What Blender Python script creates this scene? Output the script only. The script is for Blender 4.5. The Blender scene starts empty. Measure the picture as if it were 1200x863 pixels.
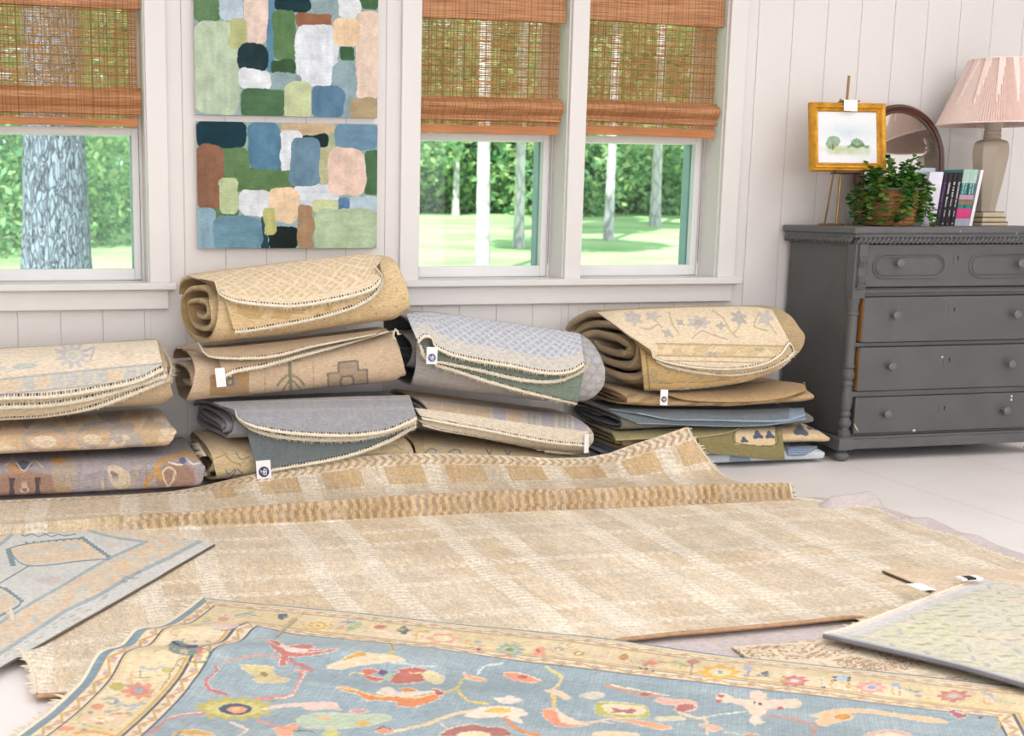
import bpy, bmesh, math, random
import numpy as np
from mathutils import Matrix, Vector

rnd = random.Random(7)
rng = np.random.default_rng(11)
scene = bpy.context.scene
COL = scene.collection

# ------------------------------------------------------------------ camera
F, PITCH, YAW, ROLL, CX, CY, EYE = 1500., 0.177495123, 0.224408218, 0.00381362751, 401.973217, 510.151861, 1.05
_cp, _sp, _cy, _sy = math.cos(PITCH), math.sin(PITCH), math.cos(YAW), math.sin(YAW)
FW = np.array([_sy*_cp, _cy*_cp, -_sp])
_r0 = np.array([_cy, -_sy, 0.]); _u0 = np.cross(_r0, FW)
RT = _r0*math.cos(ROLL) + _u0*math.sin(ROLL)
UP = -_r0*math.sin(ROLL) + _u0*math.cos(ROLL)
O = np.array([0, 0, EYE])
cam_d = bpy.data.cameras.new('camera')
cam = bpy.data.objects.new('camera', cam_d)
COL.objects.link(cam)
cam_d.sensor_fit = 'HORIZONTAL'; cam_d.sensor_width = 36.
cam_d.lens = F/1200*36
cam_d.shift_x = (600-CX)/1200
cam_d.shift_y = (CY-431.5)/1200
cam_d.clip_start = .05; cam_d.clip_end = 400
cam.matrix_world = Matrix([[RT[0], UP[0], -FW[0], 0], [RT[1], UP[1], -FW[1], 0], [RT[2], UP[2], -FW[2], EYE], [0, 0, 0, 1]])
scene.camera = cam
cam_d.dof.use_dof = True
cam_d.dof.focus_distance = 4.1
cam_d.dof.aperture_fstop = 5.6

# ------------------------------------------------------------------ light
world = bpy.data.worlds.new('sky'); scene.world = world
world.use_nodes = True
_bg = world.node_tree.nodes['Background']
_bg.inputs[0].default_value = (.86, .94, 1.0, 1); _bg.inputs[1].default_value = 1.5

def lamp(name, kind, loc, energy, color=(1, 1, 1), size=None, size_y=None, rot=(0, 0, 0)):
    d = bpy.data.lights.new(name, kind); d.energy = energy; d.color = color
    if kind == 'AREA':
        d.shape = 'RECTANGLE'; d.size = size; d.size_y = size_y or size
    o = bpy.data.objects.new(name, d); COL.objects.link(o)
    o.location = loc; o.rotation_euler = rot
    return o
s = lamp('sun', 'SUN', (-6, -10, 20), 8.0, (1, .96, .88), rot=(math.radians(42), 0, math.radians(-32)))
s.data.angle = math.radians(.6)
for i, (x, y, e) in enumerate([(-.8, -1.2, 26), (1.6, -1.2, 26), (4., -1.2, 26), (-.8, 1.5, 22), (1.6, 1.5, 22), (4., 1.5, 22), (-.8, 3.6, 9), (1.6, 3.6, 9), (4., 3.6, 15)]):
    lamp('ceiling_light', 'AREA', (x, y, 2.70), e, (.93, .935, .975), 1.3, .8)
lamp('front_fill_light', 'AREA', (1.4, -4.2, 1.5), 156, (.93, .94, .99), 6.5, 2.3, (math.radians(90), 0, 0))  # added frontal fill behind the camera; no window stands in this wall
scene.view_settings.view_transform = 'Standard'
scene.view_settings.look = 'None'
scene.view_settings.exposure = 0.0
scene.view_settings.gamma = 1.0
scene.view_settings.use_curve_mapping = False

# ------------------------------------------------------------------ helpers
def ray(x, y):
    x = np.asarray(x, float)[..., None]; y = np.asarray(y, float)[..., None]
    return FW*F + RT*(x-CX) - UP*(y-CY)
def PF(x, y, z=0.):
    d = ray(x, y); return O + d*((z-EYE)/d[..., 2:3])
def PY(x, y, Y):
    d = ray(x, y); return O + d*(Y/d[..., 1:2])
def proj(P):
    d = np.asarray(P)-O; z = d@FW
    return CX+F*(d@RT)/z, CY-F*(d@UP)/z
def lin(c):
    c = np.asarray(c, float)/255.
    return np.where(c <= .04045, c/12.92, ((c+.055)/1.055)**2.4)
def L4(c): return tuple(lin(c))+(1.,)
def ss(x): x = np.clip(x, 0, 1); return x*x*(3-2*x)
def _h(a, b, s):
    v = np.sin(a*127.1+b*311.7+s*74.7)*43758.5453
    return v-np.floor(v)
def vn(x, y, s=0):
    xi, yi = np.floor(x), np.floor(y); u, v = ss(x-xi), ss(y-yi)
    return (_h(xi, yi, s)*(1-u)+_h(xi+1, yi, s)*u)*(1-v)+(_h(xi, yi+1, s)*(1-u)+_h(xi+1, yi+1, s)*u)*v
def fbm(x, y, s=0, o=3):
    t = 0; a = .5
    for i in range(o):
        t = t+a*vn(x, y, s+i); x = x*2.03; y = y*2.03; a *= .5
    return t/(1-.5**o)
def cr(pts, n):
    """Catmull-Rom through pts, n samples at even arc length"""
    P = np.asarray(pts, float)
    if len(P) == 2:
        return P[0]+(P[1]-P[0])*np.linspace(0, 1, n)[:, None]
    Q = np.vstack([2*P[0]-P[1], P, 2*P[-1]-P[-2]])
    out = []
    for i in range(len(P)-1):
        a, b, c, d = Q[i:i+4]; t = np.linspace(0, 1, 24, endpoint=False)[:, None]
        out.append(.5*((2*b)+(-a+c)*t+(2*a-5*b+4*c-d)*t**2+(-a+3*b-3*c+d)*t**3))
    out = np.vstack(out+[P[-1:]])
    L = np.r_[0, np.cumsum(np.linalg.norm(np.diff(out, axis=0), axis=1))]
    q = np.linspace(0, L[-1], n)
    return np.stack([np.interp(q, L, out[:, k]) for k in range(P.shape[1])], 1)

def crc(pts, n):
    P = np.asarray(pts, float); m = len(P); out = []; k = max(6, n//m); t = np.linspace(0, 1, k, endpoint=False)[:, None]
    for i in range(m):
        a, b, c, d = P[i-1], P[i], P[(i+1) % m], P[(i+2) % m]
        out.append(.5*((2*b)+(-a+c)*t+(2*a-5*b+4*c-d)*t**2+(-a+3*b-3*c+d)*t**3))
    return np.vstack(out)
ORG = {}
def thing(name, label, cat, loc=(0, 0, 0), group=None):
    o = bpy.data.objects.new(name, None); COL.objects.link(o)
    o.empty_display_size = .05
    o.location = loc; ORG[o.name] = np.array(loc, float)
    o['label'] = label; o['category'] = cat
    if group: o['group'] = group
    return o
def tag(o, label, cat, group=None):
    o['label'] = label; o['category'] = cat
    if group: o['group'] = group
    return o
def struct(o):
    o['kind'] = 'structure'; return o

def mk(name, V, faces, mat, parent=None, col=None, smooth=True, org=None, sharp=None):
    """V in world space; faces (n,4)/(n,3) array or list of arrays / list of index lists"""
    V = np.asarray(V, float)
    if parent is not None: og = ORG[parent.name]
    else: og = np.array(org if org is not None else (0, 0, 0), float)
    me = bpy.data.meshes.new(name)
    if isinstance(faces, np.ndarray): faces = [faces]
    if len(faces) and not isinstance(faces[0], np.ndarray):
        tot = np.array([len(f) for f in faces], np.int32); idx = np.array([i for f in faces for i in f], np.int32)
    else:
        tot = np.concatenate([np.full(len(f), f.shape[1], np.int32) for f in faces]); idx = np.concatenate([f.ravel() for f in faces]).astype(np.int32)
    me.vertices.add(len(V)); me.vertices.foreach_set('co', (V-og).astype(np.float32).ravel())
    me.loops.add(len(idx)); me.loops.foreach_set('vertex_index', idx)
    me.polygons.add(len(tot)); me.polygons.foreach_set('loop_start', np.r_[0, np.cumsum(tot)[:-1]].astype(np.int32))
    me.polygons.foreach_set('loop_total', tot)
    me.update(calc_edges=True); me.validate()
    me.polygons.foreach_set('use_smooth', np.full(len(me.polygons), bool(smooth)))
    if col is not None:
        a = me.color_attributes.new('Col', 'FLOAT_COLOR', 'POINT')
        c = np.ones((len(V), 4), np.float32); c[:, :3] = col
        a.data.foreach_set('color', c.ravel())
    if sharp: me.set_sharp_from_angle(angle=math.radians(sharp))
    me.materials.append(mat)
    o = bpy.data.objects.new(name, me); COL.objects.link(o)
    if parent is not None: o.parent = parent; ORG[o.name] = ORG[parent.name]
    else: o.location = og; ORG[o.name] = og
    return o

class MB:
    """collects simple shapes into one mesh"""
    def __init__(s): s.V = []; s.F = []; s.n = 0
    def add(s, V, Fs):
        s.V.append(np.asarray(V, float)); s.F += [[i+s.n for i in f] for f in Fs]; s.n += len(V); return s
    def box(s, a, b, bev=0.0, M=None):
        a = np.array(a, float); b = np.array(b, float)
        a, b = np.minimum(a, b), np.maximum(a, b)
        if bev <= 0:
            V = np.array([[x, y, z] for x in (a[0], b[0]) for y in (a[1], b[1]) for z in (a[2], b[2])])
            Fs = [[0, 1, 3, 2], [4, 6, 7, 5], [0, 4, 5, 1], [2, 3, 7, 6], [0, 2, 6, 4], [1, 5, 7, 3]]
        else:
            bm = bmesh.new(); bmesh.ops.create_cube(bm, size=1)
            for v in bm.verts: v.co = Vector((a+b)/2+np.array(v.co)*(b-a))
            bev = min(bev, .45*float((b-a).min()))
            bmesh.ops.bevel(bm, geom=bm.edges[:], offset=bev, segments=2, affect='EDGES', profile=.5)
            bm.verts.index_update()
            V = np.array([v.co[:] for v in bm.verts]); Fs = [[v.index for v in f.verts] for f in bm.faces]; bm.free()
        if M is not None: V = V@M[0].T+M[1]
        return s.add(V, Fs)
    def lathe(s, c, prof, n=24, axis=None, ph=0.):
        """prof: (r,h) list along axis (default z) from c"""
        ax = np.array(axis if axis is not None else (0, 0, 1.), float); ax /= np.linalg.norm(ax)
        t = np.array([1., 0, 0]) if abs(ax[0]) < .9 else np.array([0, 1., 0])
        e1 = np.cross(ax, t); e1 /= np.linalg.norm(e1); e2 = np.cross(ax, e1)
        V = []; Fs = []
        for r, h in prof:
            for k in range(n):
                q = 2*math.pi*k/n+ph
                V.append(np.array(c)+ax*h+(e1*math.cos(q)+e2*math.sin(q))*r)
        m = len(prof)
        for i in range(m-1):
            for k in range(n):
                k2 = (k+1) % n; Fs.append([i*n+k, i*n+k2, (i+1)*n+k2, (i+1)*n+k])
        Fs.append(list(range(n))[::-1]); Fs.append([(m-1)*n+k for k in range(n)])
        return s.add(V, Fs)
    def tube(s, pts, r, n=8, closed=False):
        P = np.asarray(pts, float); m = len(P); r = np.broadcast_to(np.asarray(r, float), (m,))
        T = np.gradient(P, axis=0) if not closed else np.roll(P, -1, 0)-np.roll(P, 1, 0)
        T /= np.linalg.norm(T, axis=1)[:, None]+1e-12
        u = np.cross(T[0], [0, 0, 1.]); u = u if np.linalg.norm(u) > .1 else np.cross(T[0], [0, 1., 0]); u /= np.linalg.norm(u)
        V = []
        for i in range(m):
            u = u-T[i]*(u@T[i]); u /= np.linalg.norm(u); w = np.cross(T[i], u)
            for k in range(n):
                q = 2*math.pi*k/n; V.append(P[i]+r[i]*(u*math.cos(q)+w*math.sin(q)))
        Fs = []
        for i in range(m if closed else m-1):
            j = (i+1) % m
            for k in range(n):
                k2 = (k+1) % n; Fs.append([i*n+k, i*n+k2, j*n+k2, j*n+k])
        if not closed: Fs.append(list(range(n))[::-1]); Fs.append([(m-1)*n+k for k in range(n)])
        return s.add(V, Fs)
    def prism(s, poly, d):
        """planar polygon (3D pts, ccw seen from tip of d) extruded by d"""
        P = np.asarray(poly, float); m = len(P); V = np.vstack([P, P+np.asarray(d, float)])
        Fs = [list(range(m))[::-1], [m+i for i in range(m)]]+[[i, (i+1) % m, m+(i+1) % m, m+i] for i in range(m)]
        return s.add(V, Fs)
    def build(s, name, mat, parent=None, smooth=False, org=None, sharp=None):
        o = mk(name, np.vstack(s.V), s.F, mat, parent, None, smooth, org, sharp)
        bm = bmesh.new(); bm.from_mesh(o.data); bmesh.ops.recalc_face_normals(bm, faces=bm.faces); bm.to_mesh(o.data); bm.free()
        return o

# ------------------------------------------------------------------ materials
MATS = {}
class NT:
    def __init__(s, name):
        s.m = bpy.data.materials.new(name); s.m.use_nodes = True; s.t = s.m.node_tree; s.b = s.t.nodes['Principled BSDF']; s.out = s.t.nodes['Material Output']
    def n(s, typ, **kw):
        x = s.t.nodes.new(typ)
        for k, v in kw.items():
            if k.startswith('i_'):
                kk = k[2:]; kk = int(kk) if kk.isdigit() else kk
                x.inputs[kk].default_value = v
            else: setattr(x, k, v)
        return x
    def l(s, a, b): s.t.links.new(a, b)
    def math(s, op, a, b=None):
        x = s.n('ShaderNodeMath', operation=op)
        for i, v in enumerate((a, b)):
            if v is None: continue
            if isinstance(v, (int, float)): x.inputs[i].default_value = v
            else: s.l(v, x.inputs[i])
        return x.outputs[0]
def paint(name, c, rough=.5, var=.04, scale=12., bump=0., bscale=80., metal=0., chips=None, spec=.5, stretch=(1, 1, 1)):
    t = NT(name); tc = t.n('ShaderNodeTexCoord'); mp = t.n('ShaderNodeMapping'); mp.inputs['Scale'].default_value = stretch
    t.l(tc.outputs['Object'], mp.inputs[0])
    nz = t.n('ShaderNodeTexNoise', i_Scale=scale, i_Detail=5.); t.l(mp.outputs[0], nz.inputs['Vector'])
    r = t.n('ShaderNodeValToRGB'); c0 = lin(c)
    r.color_ramp.elements[0].color = tuple(np.clip(c0*(1-var*3), 0, 1))+(1,); r.color_ramp.elements[0].position = .25
    r.color_ramp.elements[1].color = tuple(np.clip(c0*(1+var*3), 0, 1))+(1,); r.color_ramp.elements[1].position = .75
    t.l(nz.outputs[0], r.inputs[0]); outc = r.outputs[0]
    if chips:
        n2 = t.n('ShaderNodeTexNoise', i_Scale=chips[1], i_Detail=2.); t.l(tc.outputs['Object'], n2.inputs['Vector'])
        g = t.math('GREATER_THAN', n2.outputs[0], chips[2]); mx = t.n('ShaderNodeMix', data_type='RGBA'); mx.inputs['B'].default_value = L4(chips[0])
        t.l(g, mx.inputs['Factor']); t.l(outc, mx.inputs['A']); outc = mx.outputs['Result']
    t.l(outc, t.b.inputs['Base Color'])
    t.b.inputs['Roughness'].default_value = rough; t.b.inputs['Metallic'].default_value = metal; t.b.inputs['Specular IOR Level'].default_value = spec
    if bump:
        n3 = t.n('ShaderNodeTexNoise', i_Scale=bscale, i_Detail=4.); t.l(mp.outputs[0], n3.inputs['Vector'])
        bp = t.n('ShaderNodeBump', i_Strength=bump, i_Distance=.01); t.l(n3.outputs[0], bp.inputs['Height']); t.l(bp.outputs[0], t.b.inputs['Normal'])
    return t.m
def fabric(name, nscale=220., bump=.35, var=.14, rough=.95, sheen=.15, stretch=(1, 1, 1)):
    """woven wool: pattern colour stored per knot (attribute), fine yarn variation and relief by noise"""
    t = NT(name); at = t.n('ShaderNodeAttribute', attribute_name='Col')
    tc = t.n('ShaderNodeTexCoord'); mp = t.n('ShaderNodeMapping'); mp.inputs['Scale'].default_value = stretch
    t.l(tc.outputs['Object'], mp.inputs[0])
    nz = t.n('ShaderNodeTexNoise', i_Scale=nscale, i_Detail=3.); t.l(mp.outputs[0], nz.inputs['Vector'])
    mr = t.n('ShaderNodeMapRange'); mr.inputs[1].default_value = .3; mr.inputs[2].default_value = .7; mr.inputs[3].default_value = 1-var; mr.inputs[4].default_value = 1+var
    t.l(nz.outputs[0], mr.inputs[0])
    mx = t.n('ShaderNodeMix', data_type='RGBA', blend_type='MULTIPLY'); mx.inputs['Factor'].default_value = 1
    t.l(at.outputs['Color'], mx.inputs['A']); t.l(mr.outputs[0], mx.inputs['B'])
    t.l(mx.outputs['Result'], t.b.inputs['Base Color'])
    t.b.inputs['Roughness'].default_value = rough; t.b.inputs['Specular IOR Level'].default_value = .1
    t.b.inputs['Sheen Weight'].default_value = sheen; t.b.inputs['Sheen Roughness'].default_value = .6
    bp = t.n('ShaderNodeBump', i_Strength=bump, i_Distance=.004); t.l(nz.outputs[0], bp.inputs['Height']); t.l(bp.outputs[0], t.b.inputs['Normal'])
    return t.m
def woven_reed():
    """bamboo reeds with open gaps between them, crossed by dark threads; uv in metres"""
    def base(name, opaque):
        t = NT(name); uv = t.n('ShaderNodeTexCoord').outputs['UV']
        sx = t.n('ShaderNodeSeparateXYZ'); t.l(uv, sx.inputs[0]); u, v = sx.outputs[0], sx.outputs[1]
        def nz(su, sv, det=2.):
            m = t.n('ShaderNodeMapping'); m.inputs['Scale'].default_value = (su, sv, 1); t.l(uv, m.inputs[0])
            n = t.n('ShaderNodeTexNoise', i_Scale=1., i_Detail=det); t.l(m.outputs[0], n.inputs['Vector']); return n.outputs[0]
        reed = nz(6, 260); big = nz(3, 30, 1.)
        r = t.n('ShaderNodeValToRGB'); e = r.color_ramp.elements
        e[0].position = .3; e[0].color = L4((128, 82, 48)); e[1].position = .7; e[1].color = L4((216, 166, 118))
        k = e.new(.5); k.color = L4((188, 130, 84))
        mixv = t.math('ADD', t.math('MULTIPLY', reed, .75), t.math('MULTIPLY', big, .25)); t.l(mixv, r.inputs[0])
        # threads
        def lines(coord, period, w, jit):
            c = t.math('ADD', coord, t.math('MULTIPLY', jit, .012)) if jit is not None else coord
            f = t.math('FRACT', t.math('DIVIDE', c, period)); return t.math('LESS_THAN', f, w/period)
        vt = t.math('MAXIMUM', lines(u, .031, .0030, None), lines(u, .0473, .0026, None))
        vt = t.math('MAXIMUM', vt, lines(u, .0137, .0013, None))
        ht = t.math('MAXIMUM', lines(v, .0345, .0028, None), lines(v, .0213, .0014, None))
        dk = t.math('MAXIMUM', vt, ht) if not opaque else t.math('MULTIPLY', vt, .45)
        mx = t.n('ShaderNodeMix', data_type='RGBA'); mx.inputs['B'].default_value = L4((70, 44, 24)); t.l(dk, mx.inputs['Factor']); t.l(r.outputs[0], mx.inputs['A'])
        t.l(mx.outputs['Result'], t.b.inputs['Base Color']); t.b.inputs['Roughness'].default_value = .55
        bp = t.n('ShaderNodeBump', i_Strength=.5, i_Distance=.003); t.l(reed, bp.inputs['Height']); t.l(bp.outputs[0], t.b.inputs['Normal'])
        if not opaque:
            reg = t.math('FRACT', t.math('ADD', t.math('DIVIDE', v, .0078), t.math('MULTIPLY', nz(9, 60, 1.), 1.6))); gap = t.math('GREATER_THAN', t.math('ADD', t.math('MULTIPLY', reg, .55), t.math('MULTIPLY', nz(26, 90, 2.), .75)), .725)
            tl = t.n('ShaderNodeBsdfTranslucent'); tl.inputs[0].default_value = L4((236, 158, 98))
            m1 = t.n('ShaderNodeMixShader'); m1.inputs[0].default_value = .45; t.l(t.b.outputs[0], m1.inputs[1]); t.l(tl.outputs[0], m1.inputs[2])
            tr = t.n('ShaderNodeBsdfTransparent'); m2 = t.n('ShaderNodeMixShader')
            fac = t.math('MULTIPLY', gap, t.math('SUBTRACT', 1., dk))
            t.l(fac, m2.inputs[0]); t.l(m1.outputs[0], m2.inputs[1]); t.l(tr.outputs[0], m2.inputs[2]); t.l(m2.outputs[0], t.out.inputs[0])
        return t.m
    return base('woven_bamboo_open', False), base('woven_bamboo_dense', True)
def glass_pane():
    t = NT('window_glass'); tr = t.n('ShaderNodeBsdfTransparent'); tr.inputs[0].default_value = (.93, .98, .97, 1)
    gl = t.n('ShaderNodeBsdfGlossy'); gl.inputs['Roughness'].default_value = .02
    fr = t.n('ShaderNodeFresnel', i_IOR=1.3); mx = t.n('ShaderNodeMixShader')
    t.l(fr.outputs[0], mx.inputs[0]); t.l(tr.outputs[0], mx.inputs[1]); t.l(gl.outputs[0], mx.inputs[2]); t.l(mx.outputs[0], t.out.inputs[0])
    return t.m
def leafmat(name, cols, trans=.45):
    t = NT(name); oi = t.n('ShaderNodeNewGeometry'); r = t.n('ShaderNodeValToRGB')
    e = r.color_ramp.elements; e[0].color = L4(cols[0]); e[1].color = L4(cols[-1])
    for i, c in enumerate(cols[1:-1]): k = e.new((i+1)/(len(cols)-1)); k.color = L4(c)
    t.l(oi.outputs['Random Per Island'], r.inputs[0])
    df = t.n('ShaderNodeBsdfDiffuse'); tl = t.n('ShaderNodeBsdfTranslucent'); mx = t.n('ShaderNodeMixShader'); mx.inputs[0].default_value = trans
    t.l(r.outputs[0], df.inputs[0]); t.l(r.outputs[0], tl.inputs[0]); t.l(df.outputs[0], mx.inputs[1]); t.l(tl.outputs[0], mx.inputs[2]); t.l(mx.outputs[0], t.out.inputs[0])
    return t.m

WHITE = paint('white_wall_paint', (229, 225, 221), .55, .006, 3., .05, 40.)
TRIMW = paint('white_trim_paint', (229, 226, 222), .4, .005, 3.)
SASHW = paint('white_sash_paint', (236, 235, 234), .35, .004, 3.)
DARKF = paint('dark_exterior_frame', (150, 172, 178), .5, .03)
GLASS = glass_pane()
REED, REEDS = woven_reed()
GREY = paint('dark_grey_chalk_paint', (89, 89, 88), .55, .035, 7., .12, 60., chips=((222, 214, 200), 22., .78))
GREYB = paint('dark_grey_worn_edge', (93, 94, 94), .5, .04, 9., .12, 60., chips=((226, 218, 204), 26., .735))
RAW = paint('raw_drawer_wood', (168, 112, 56), .6, .08, 20.)
BLACK = paint('dark_shadow_gap', (24, 23, 22), .7, .02)
KNOBM = paint('grey_knob_paint', (104, 105, 105), .4, .03)
GOLD = paint('gilt_frame', (206, 150, 40), .38, .1, 30., .4, 60., metal=.35)
BRASS = paint('aged_brass', (150, 118, 74), .35, .05, metal=.75)
DWOOD = paint('dark_mirror_wood', (84, 44, 26), .35, .12, 10., stretch=(1, 1, 6))
PAPER = paint('white_paper', (244, 242, 242), .8, .004)
CERAM = paint('taupe_ceramic_glaze', (178, 164, 146), .3, .02, 8.)
CERAB = paint('cream_lamp_base', (206, 190, 160), .45, .03)
DLINE = paint('dark_base_line', (88, 66, 44), .5, .03)
SHADEM = paint('pink_pleated_fabric', (240, 218, 208), .85, .02, 60.)
NAVY = paint('navy_print', (44, 58, 96), .6, .02)
BLUEP = paint('blue_print', (88, 100, 150), .6, .02)
CHARP = paint('black_print', (40, 42, 48), .6, .02)
RUGM = fabric('wool_rug', 210., .7, .17, stretch=(.32, 1.2, 1.2))
PILEM = fabric('wool_rug_pile', 120., 1., .2, stretch=(1.6, .5, 1))
FLATM = fabric('flatweave_rug', 260., .5, .16, stretch=(.3, 1.2, 1.2))
ARTM = fabric('acrylic_on_canvas', 60., .25, .09, .6, 0., stretch=(1.2, 1, 3))
FRNGM = paint('cotton_fringe', (232, 220, 196), .9, .06, 200.)
# ------------------------------------------------------------------ the room
WY = 5.205
X0, X1, Y0, ZC = -2.2, 5.6, -4.5, 2.75
OPEN = [(-.27, .39), (1.505, 2.157), (2.232, 2.878)]
OZ0, OZ1 = .742, 2.16
def floor_material():
    t = NT('white_painted_planks'); tc = t.n('ShaderNodeTexCoord'); sx = t.n('ShaderNodeSeparateXYZ'); t.l(tc.outputs['Object'], sx.inputs[0])
    f = t.math('FRACT', t.math('DIVIDE', t.math('ADD', sx.outputs[0], .42), .6)); g = t.math('LESS_THAN', f, .006)
    nz = t.n('ShaderNodeTexNoise', i_Scale=2.2, i_Detail=5.); t.l(tc.outputs['Object'], nz.inputs['Vector'])
    r = t.n('ShaderNodeValToRGB'); r.color_ramp.elements[0].color = L4((236, 229, 226)); r.color_ramp.elements[0].position = .3; r.color_ramp.elements[1].color = L4((243, 237, 234)); r.color_ramp.elements[1].position = .7
    t.l(nz.outputs[0], r.inputs[0]); mx = t.n('ShaderNodeMix', data_type='RGBA'); mx.inputs['B'].default_value = L4((205, 198, 195)); t.l(g, mx.inputs['Factor']); t.l(r.outputs[0], mx.inputs['A'])
    t.l(mx.outputs['Result'], t.b.inputs['Base Color']); t.b.inputs['Roughness'].default_value = .42; t.b.inputs['Specular IOR Level'].default_value = .35
    return t.m
struct(MB().box((X0, Y0, -.12), (X1, 5.45, 0)).build('floor', floor_material()))
struct(MB().box((X0-.12, Y0-.12, ZC), (X1+.12, 5.45, ZC+.15)).build('ceiling', WHITE))
struct(MB().box((X0-.12, Y0-.12, -.12), (X0, 5.45, ZC)).build('wall_left', WHITE))
struct(MB().box((X1, Y0-.12, -.12), (X1+.12, 5.45, ZC)).build('wall_right', WHITE))
struct(MB().box((X0, Y0-.12, -.12), (X1, Y0, ZC)).build('wall_front', WHITE))
# plank wall with v-grooves, cut round the windows
w = MB(); SP = .1657; g0 = .036-14*SP
k = 0
while g0+k*SP < X1:
    a, b = max(g0+k*SP, X0), min(g0+(k+1)*SP, X1); k += 1
    cuts = sorted({a, b} | {e for o in OPEN for e in o if a < e < b})
    for p, q in zip(cuts[:-1], cuts[1:]):
        m = (p+q)/2; ga = .0009 if p == a else 0; gb = .0009 if q == b else 0
        spans = [(0, OZ0), (OZ1, ZC)] if any(o[0] < m < o[1] for o in OPEN) else [(0, ZC)]
        for z0, z1 in spans:
            if q-p > .01: w.box((p+ga, WY, z0), (q-gb, WY+.02, z1), .002 if q-p > .03 else 0)
for z0, z1 in ((-.12, OZ0), (OZ1, ZC)): w.box((X0, WY+.005, z0), (X1, 5.45, z1))
edges = [X0]+[e for o in OPEN for e in o]+[X1]
for p, q in zip(edges[::2], edges[1::2]): w.box((p, WY+.005, OZ0), (q, 5.45, OZ1))
struct(w.build('wall_back', WHITE))
struct(MB().box((X0, WY-.014, 0), (X1, WY+.002, .12), .004).build('baseboard_back', TRIMW))

# casings, mullion, stools and aprons (one trim per window group)
def casing(n, groups, xa, xb):
    t = MB(); cw = .082
    t.box((xa-cw, WY-.022, OZ0), (xa, WY+.03, OZ1+cw), .003); t.box((xb, WY-.022, OZ0), (xb+cw, WY+.03, OZ1+cw), .003)
    t.box((xa, WY-.022, OZ1), (xb, WY+.03, OZ1+cw), .003)
    for a, b in zip(groups[:-1], groups[1:]): t.box((a[1], WY-.020, OZ0), (b[0], 5.45, OZ1), .003)
    struct(t.build('trim_%d' % n, TRIMW))
    s = MB().box((xa-cw-.022, WY-.058, .716), (xb+cw+.022, 5.37, .744), .005)
    s.box((xa-cw-.012, WY-.026, .638), (xb+cw-.01, WY+.004, .716), .003)
    struct(s.build('trim_%d' % (n+1), TRIMW))
casing(1, OPEN[:1], -.27, .39)
casing(3, OPEN[1:], 1.505, 2.878)

def window(n, xa, xb):
    j = MB()   # jamb lining
    j.box((xa-.0, WY+.0, OZ0), (xa+.006, 5.40, OZ1)); j.box((xb-.006, WY, OZ0), (xb, 5.40, OZ1)); j.box((xa, WY, OZ1-.006), (xb, 5.40, OZ1))
    j.box((xb-.020, 5.345, OZ0), (xb-.006, 5.40, OZ1), .003); j.box((xa+.006, 5.345, OZ0), (xa+.02, 5.40, OZ1), .003)
    o = struct(j.build('window_%d' % n, TRIMW, org=(xa, 5.3, OZ0)))
    a, b = xa+.021, xb-.021; st = .028
    zm = 1.355
    f = MB()
    f.box((a, 5.348, .746), (a+st, 5.388, zm), .004); f.box((b-st, 5.348, .746), (b, 5.388, zm), .004)
    f.box((a+st, 5.349, .746), (b-st, 5.387, .792), .002); f.box((a+st, 5.349, zm-.03), (b-st, 5.387, zm), .002)
    f.build('lower_sash', SASHW, o)
    f = MB(); zt = OZ1-.01
    f.box((a, 5.392, zm-.03), (a+st, 5.43, zt), .004); f.box((b-st, 5.392, zm-.03), (b, 5.43, zt), .004)
    f.box((a+st, 5.393, zm-.03), (b-st, 5.429, zm), .002); f.box((a+st, 5.393, zt-.04), (b-st, 5.429, zt), .002)
    f.build('upper_sash', SASHW, o)
    MB().box((a+st-.004, 5.366, .788), (b-st+.004, 5.370, zm-.026)).build('glass_pane', GLASS, o)
    MB().box((a+st-.004, 5.409, zm-.004), (b-st+.004, 5.413, zt-.036)).build('glass_pane', GLASS, o)
    e = MB(); e.box((b-st-.004, 5.395, .74), (xb, 5.455, 1.33)); e.box((xa, 5.395, .74), (a+st-.008, 5.455, 1.33)); e.box((xa, 5.43, OZ0-.03), (xb, 5.47, .772))
    e.build('exterior_frame', DARKF, o)
    if n != 1: MB().tube([(b+.004, 5.340, .80), (b+.004, 5.340, 2.1)], .0012, 6).build('sash_cord', DLINE, o)
for i, (a, b) in enumerate(OPEN): window(i+1, a, b)

# ------------------------------------------------------------------ bamboo roman shades
def uvbox(name, P, mat, parent, th=.003):
    """P grid (nu,nv,3) -> sheet with uv in metres"""
    nu, nv, _ = P.shape
    V = P.reshape(-1, 3); i = np.arange(nu*nv).reshape(nu, nv)
    q = np.stack([i[:-1, :-1], i[1:, :-1], i[1:, 1:], i[:-1, 1:]], -1).reshape(-1, 4)
    o = mk(name, V, q, mat, parent)
    uvl = o.data.uv_layers.new(name='uv')
    lu = np.r_[0, np.cumsum(np.linalg.norm(np.diff(P[:, 0], axis=0), axis=1))]; lv = np.r_[0, np.cumsum(np.linalg.norm(np.diff(P[0], axis=0), axis=1))]
    U = np.stack(np.meshgrid(lu, lv, indexing='ij'), -1).reshape(-1, 2)+P[0, 0, [0, 2]]
    li = np.empty(len(o.data.loops), np.int32); o.data.loops.foreach_get('vertex_index', li)
    uvl.data.foreach_set('uv', U[li].astype(np.float32).ravel())
    return o
def sheet_yz(xa, xb, prof, nu=3):
    prof = np.asarray(prof, float); xs = np.linspace(xa, xb, nu)
    P = np.empty((nu, len(prof), 3)); P[..., 0] = xs[:, None]; P[..., 1:] = prof[None]
    return P
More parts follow.
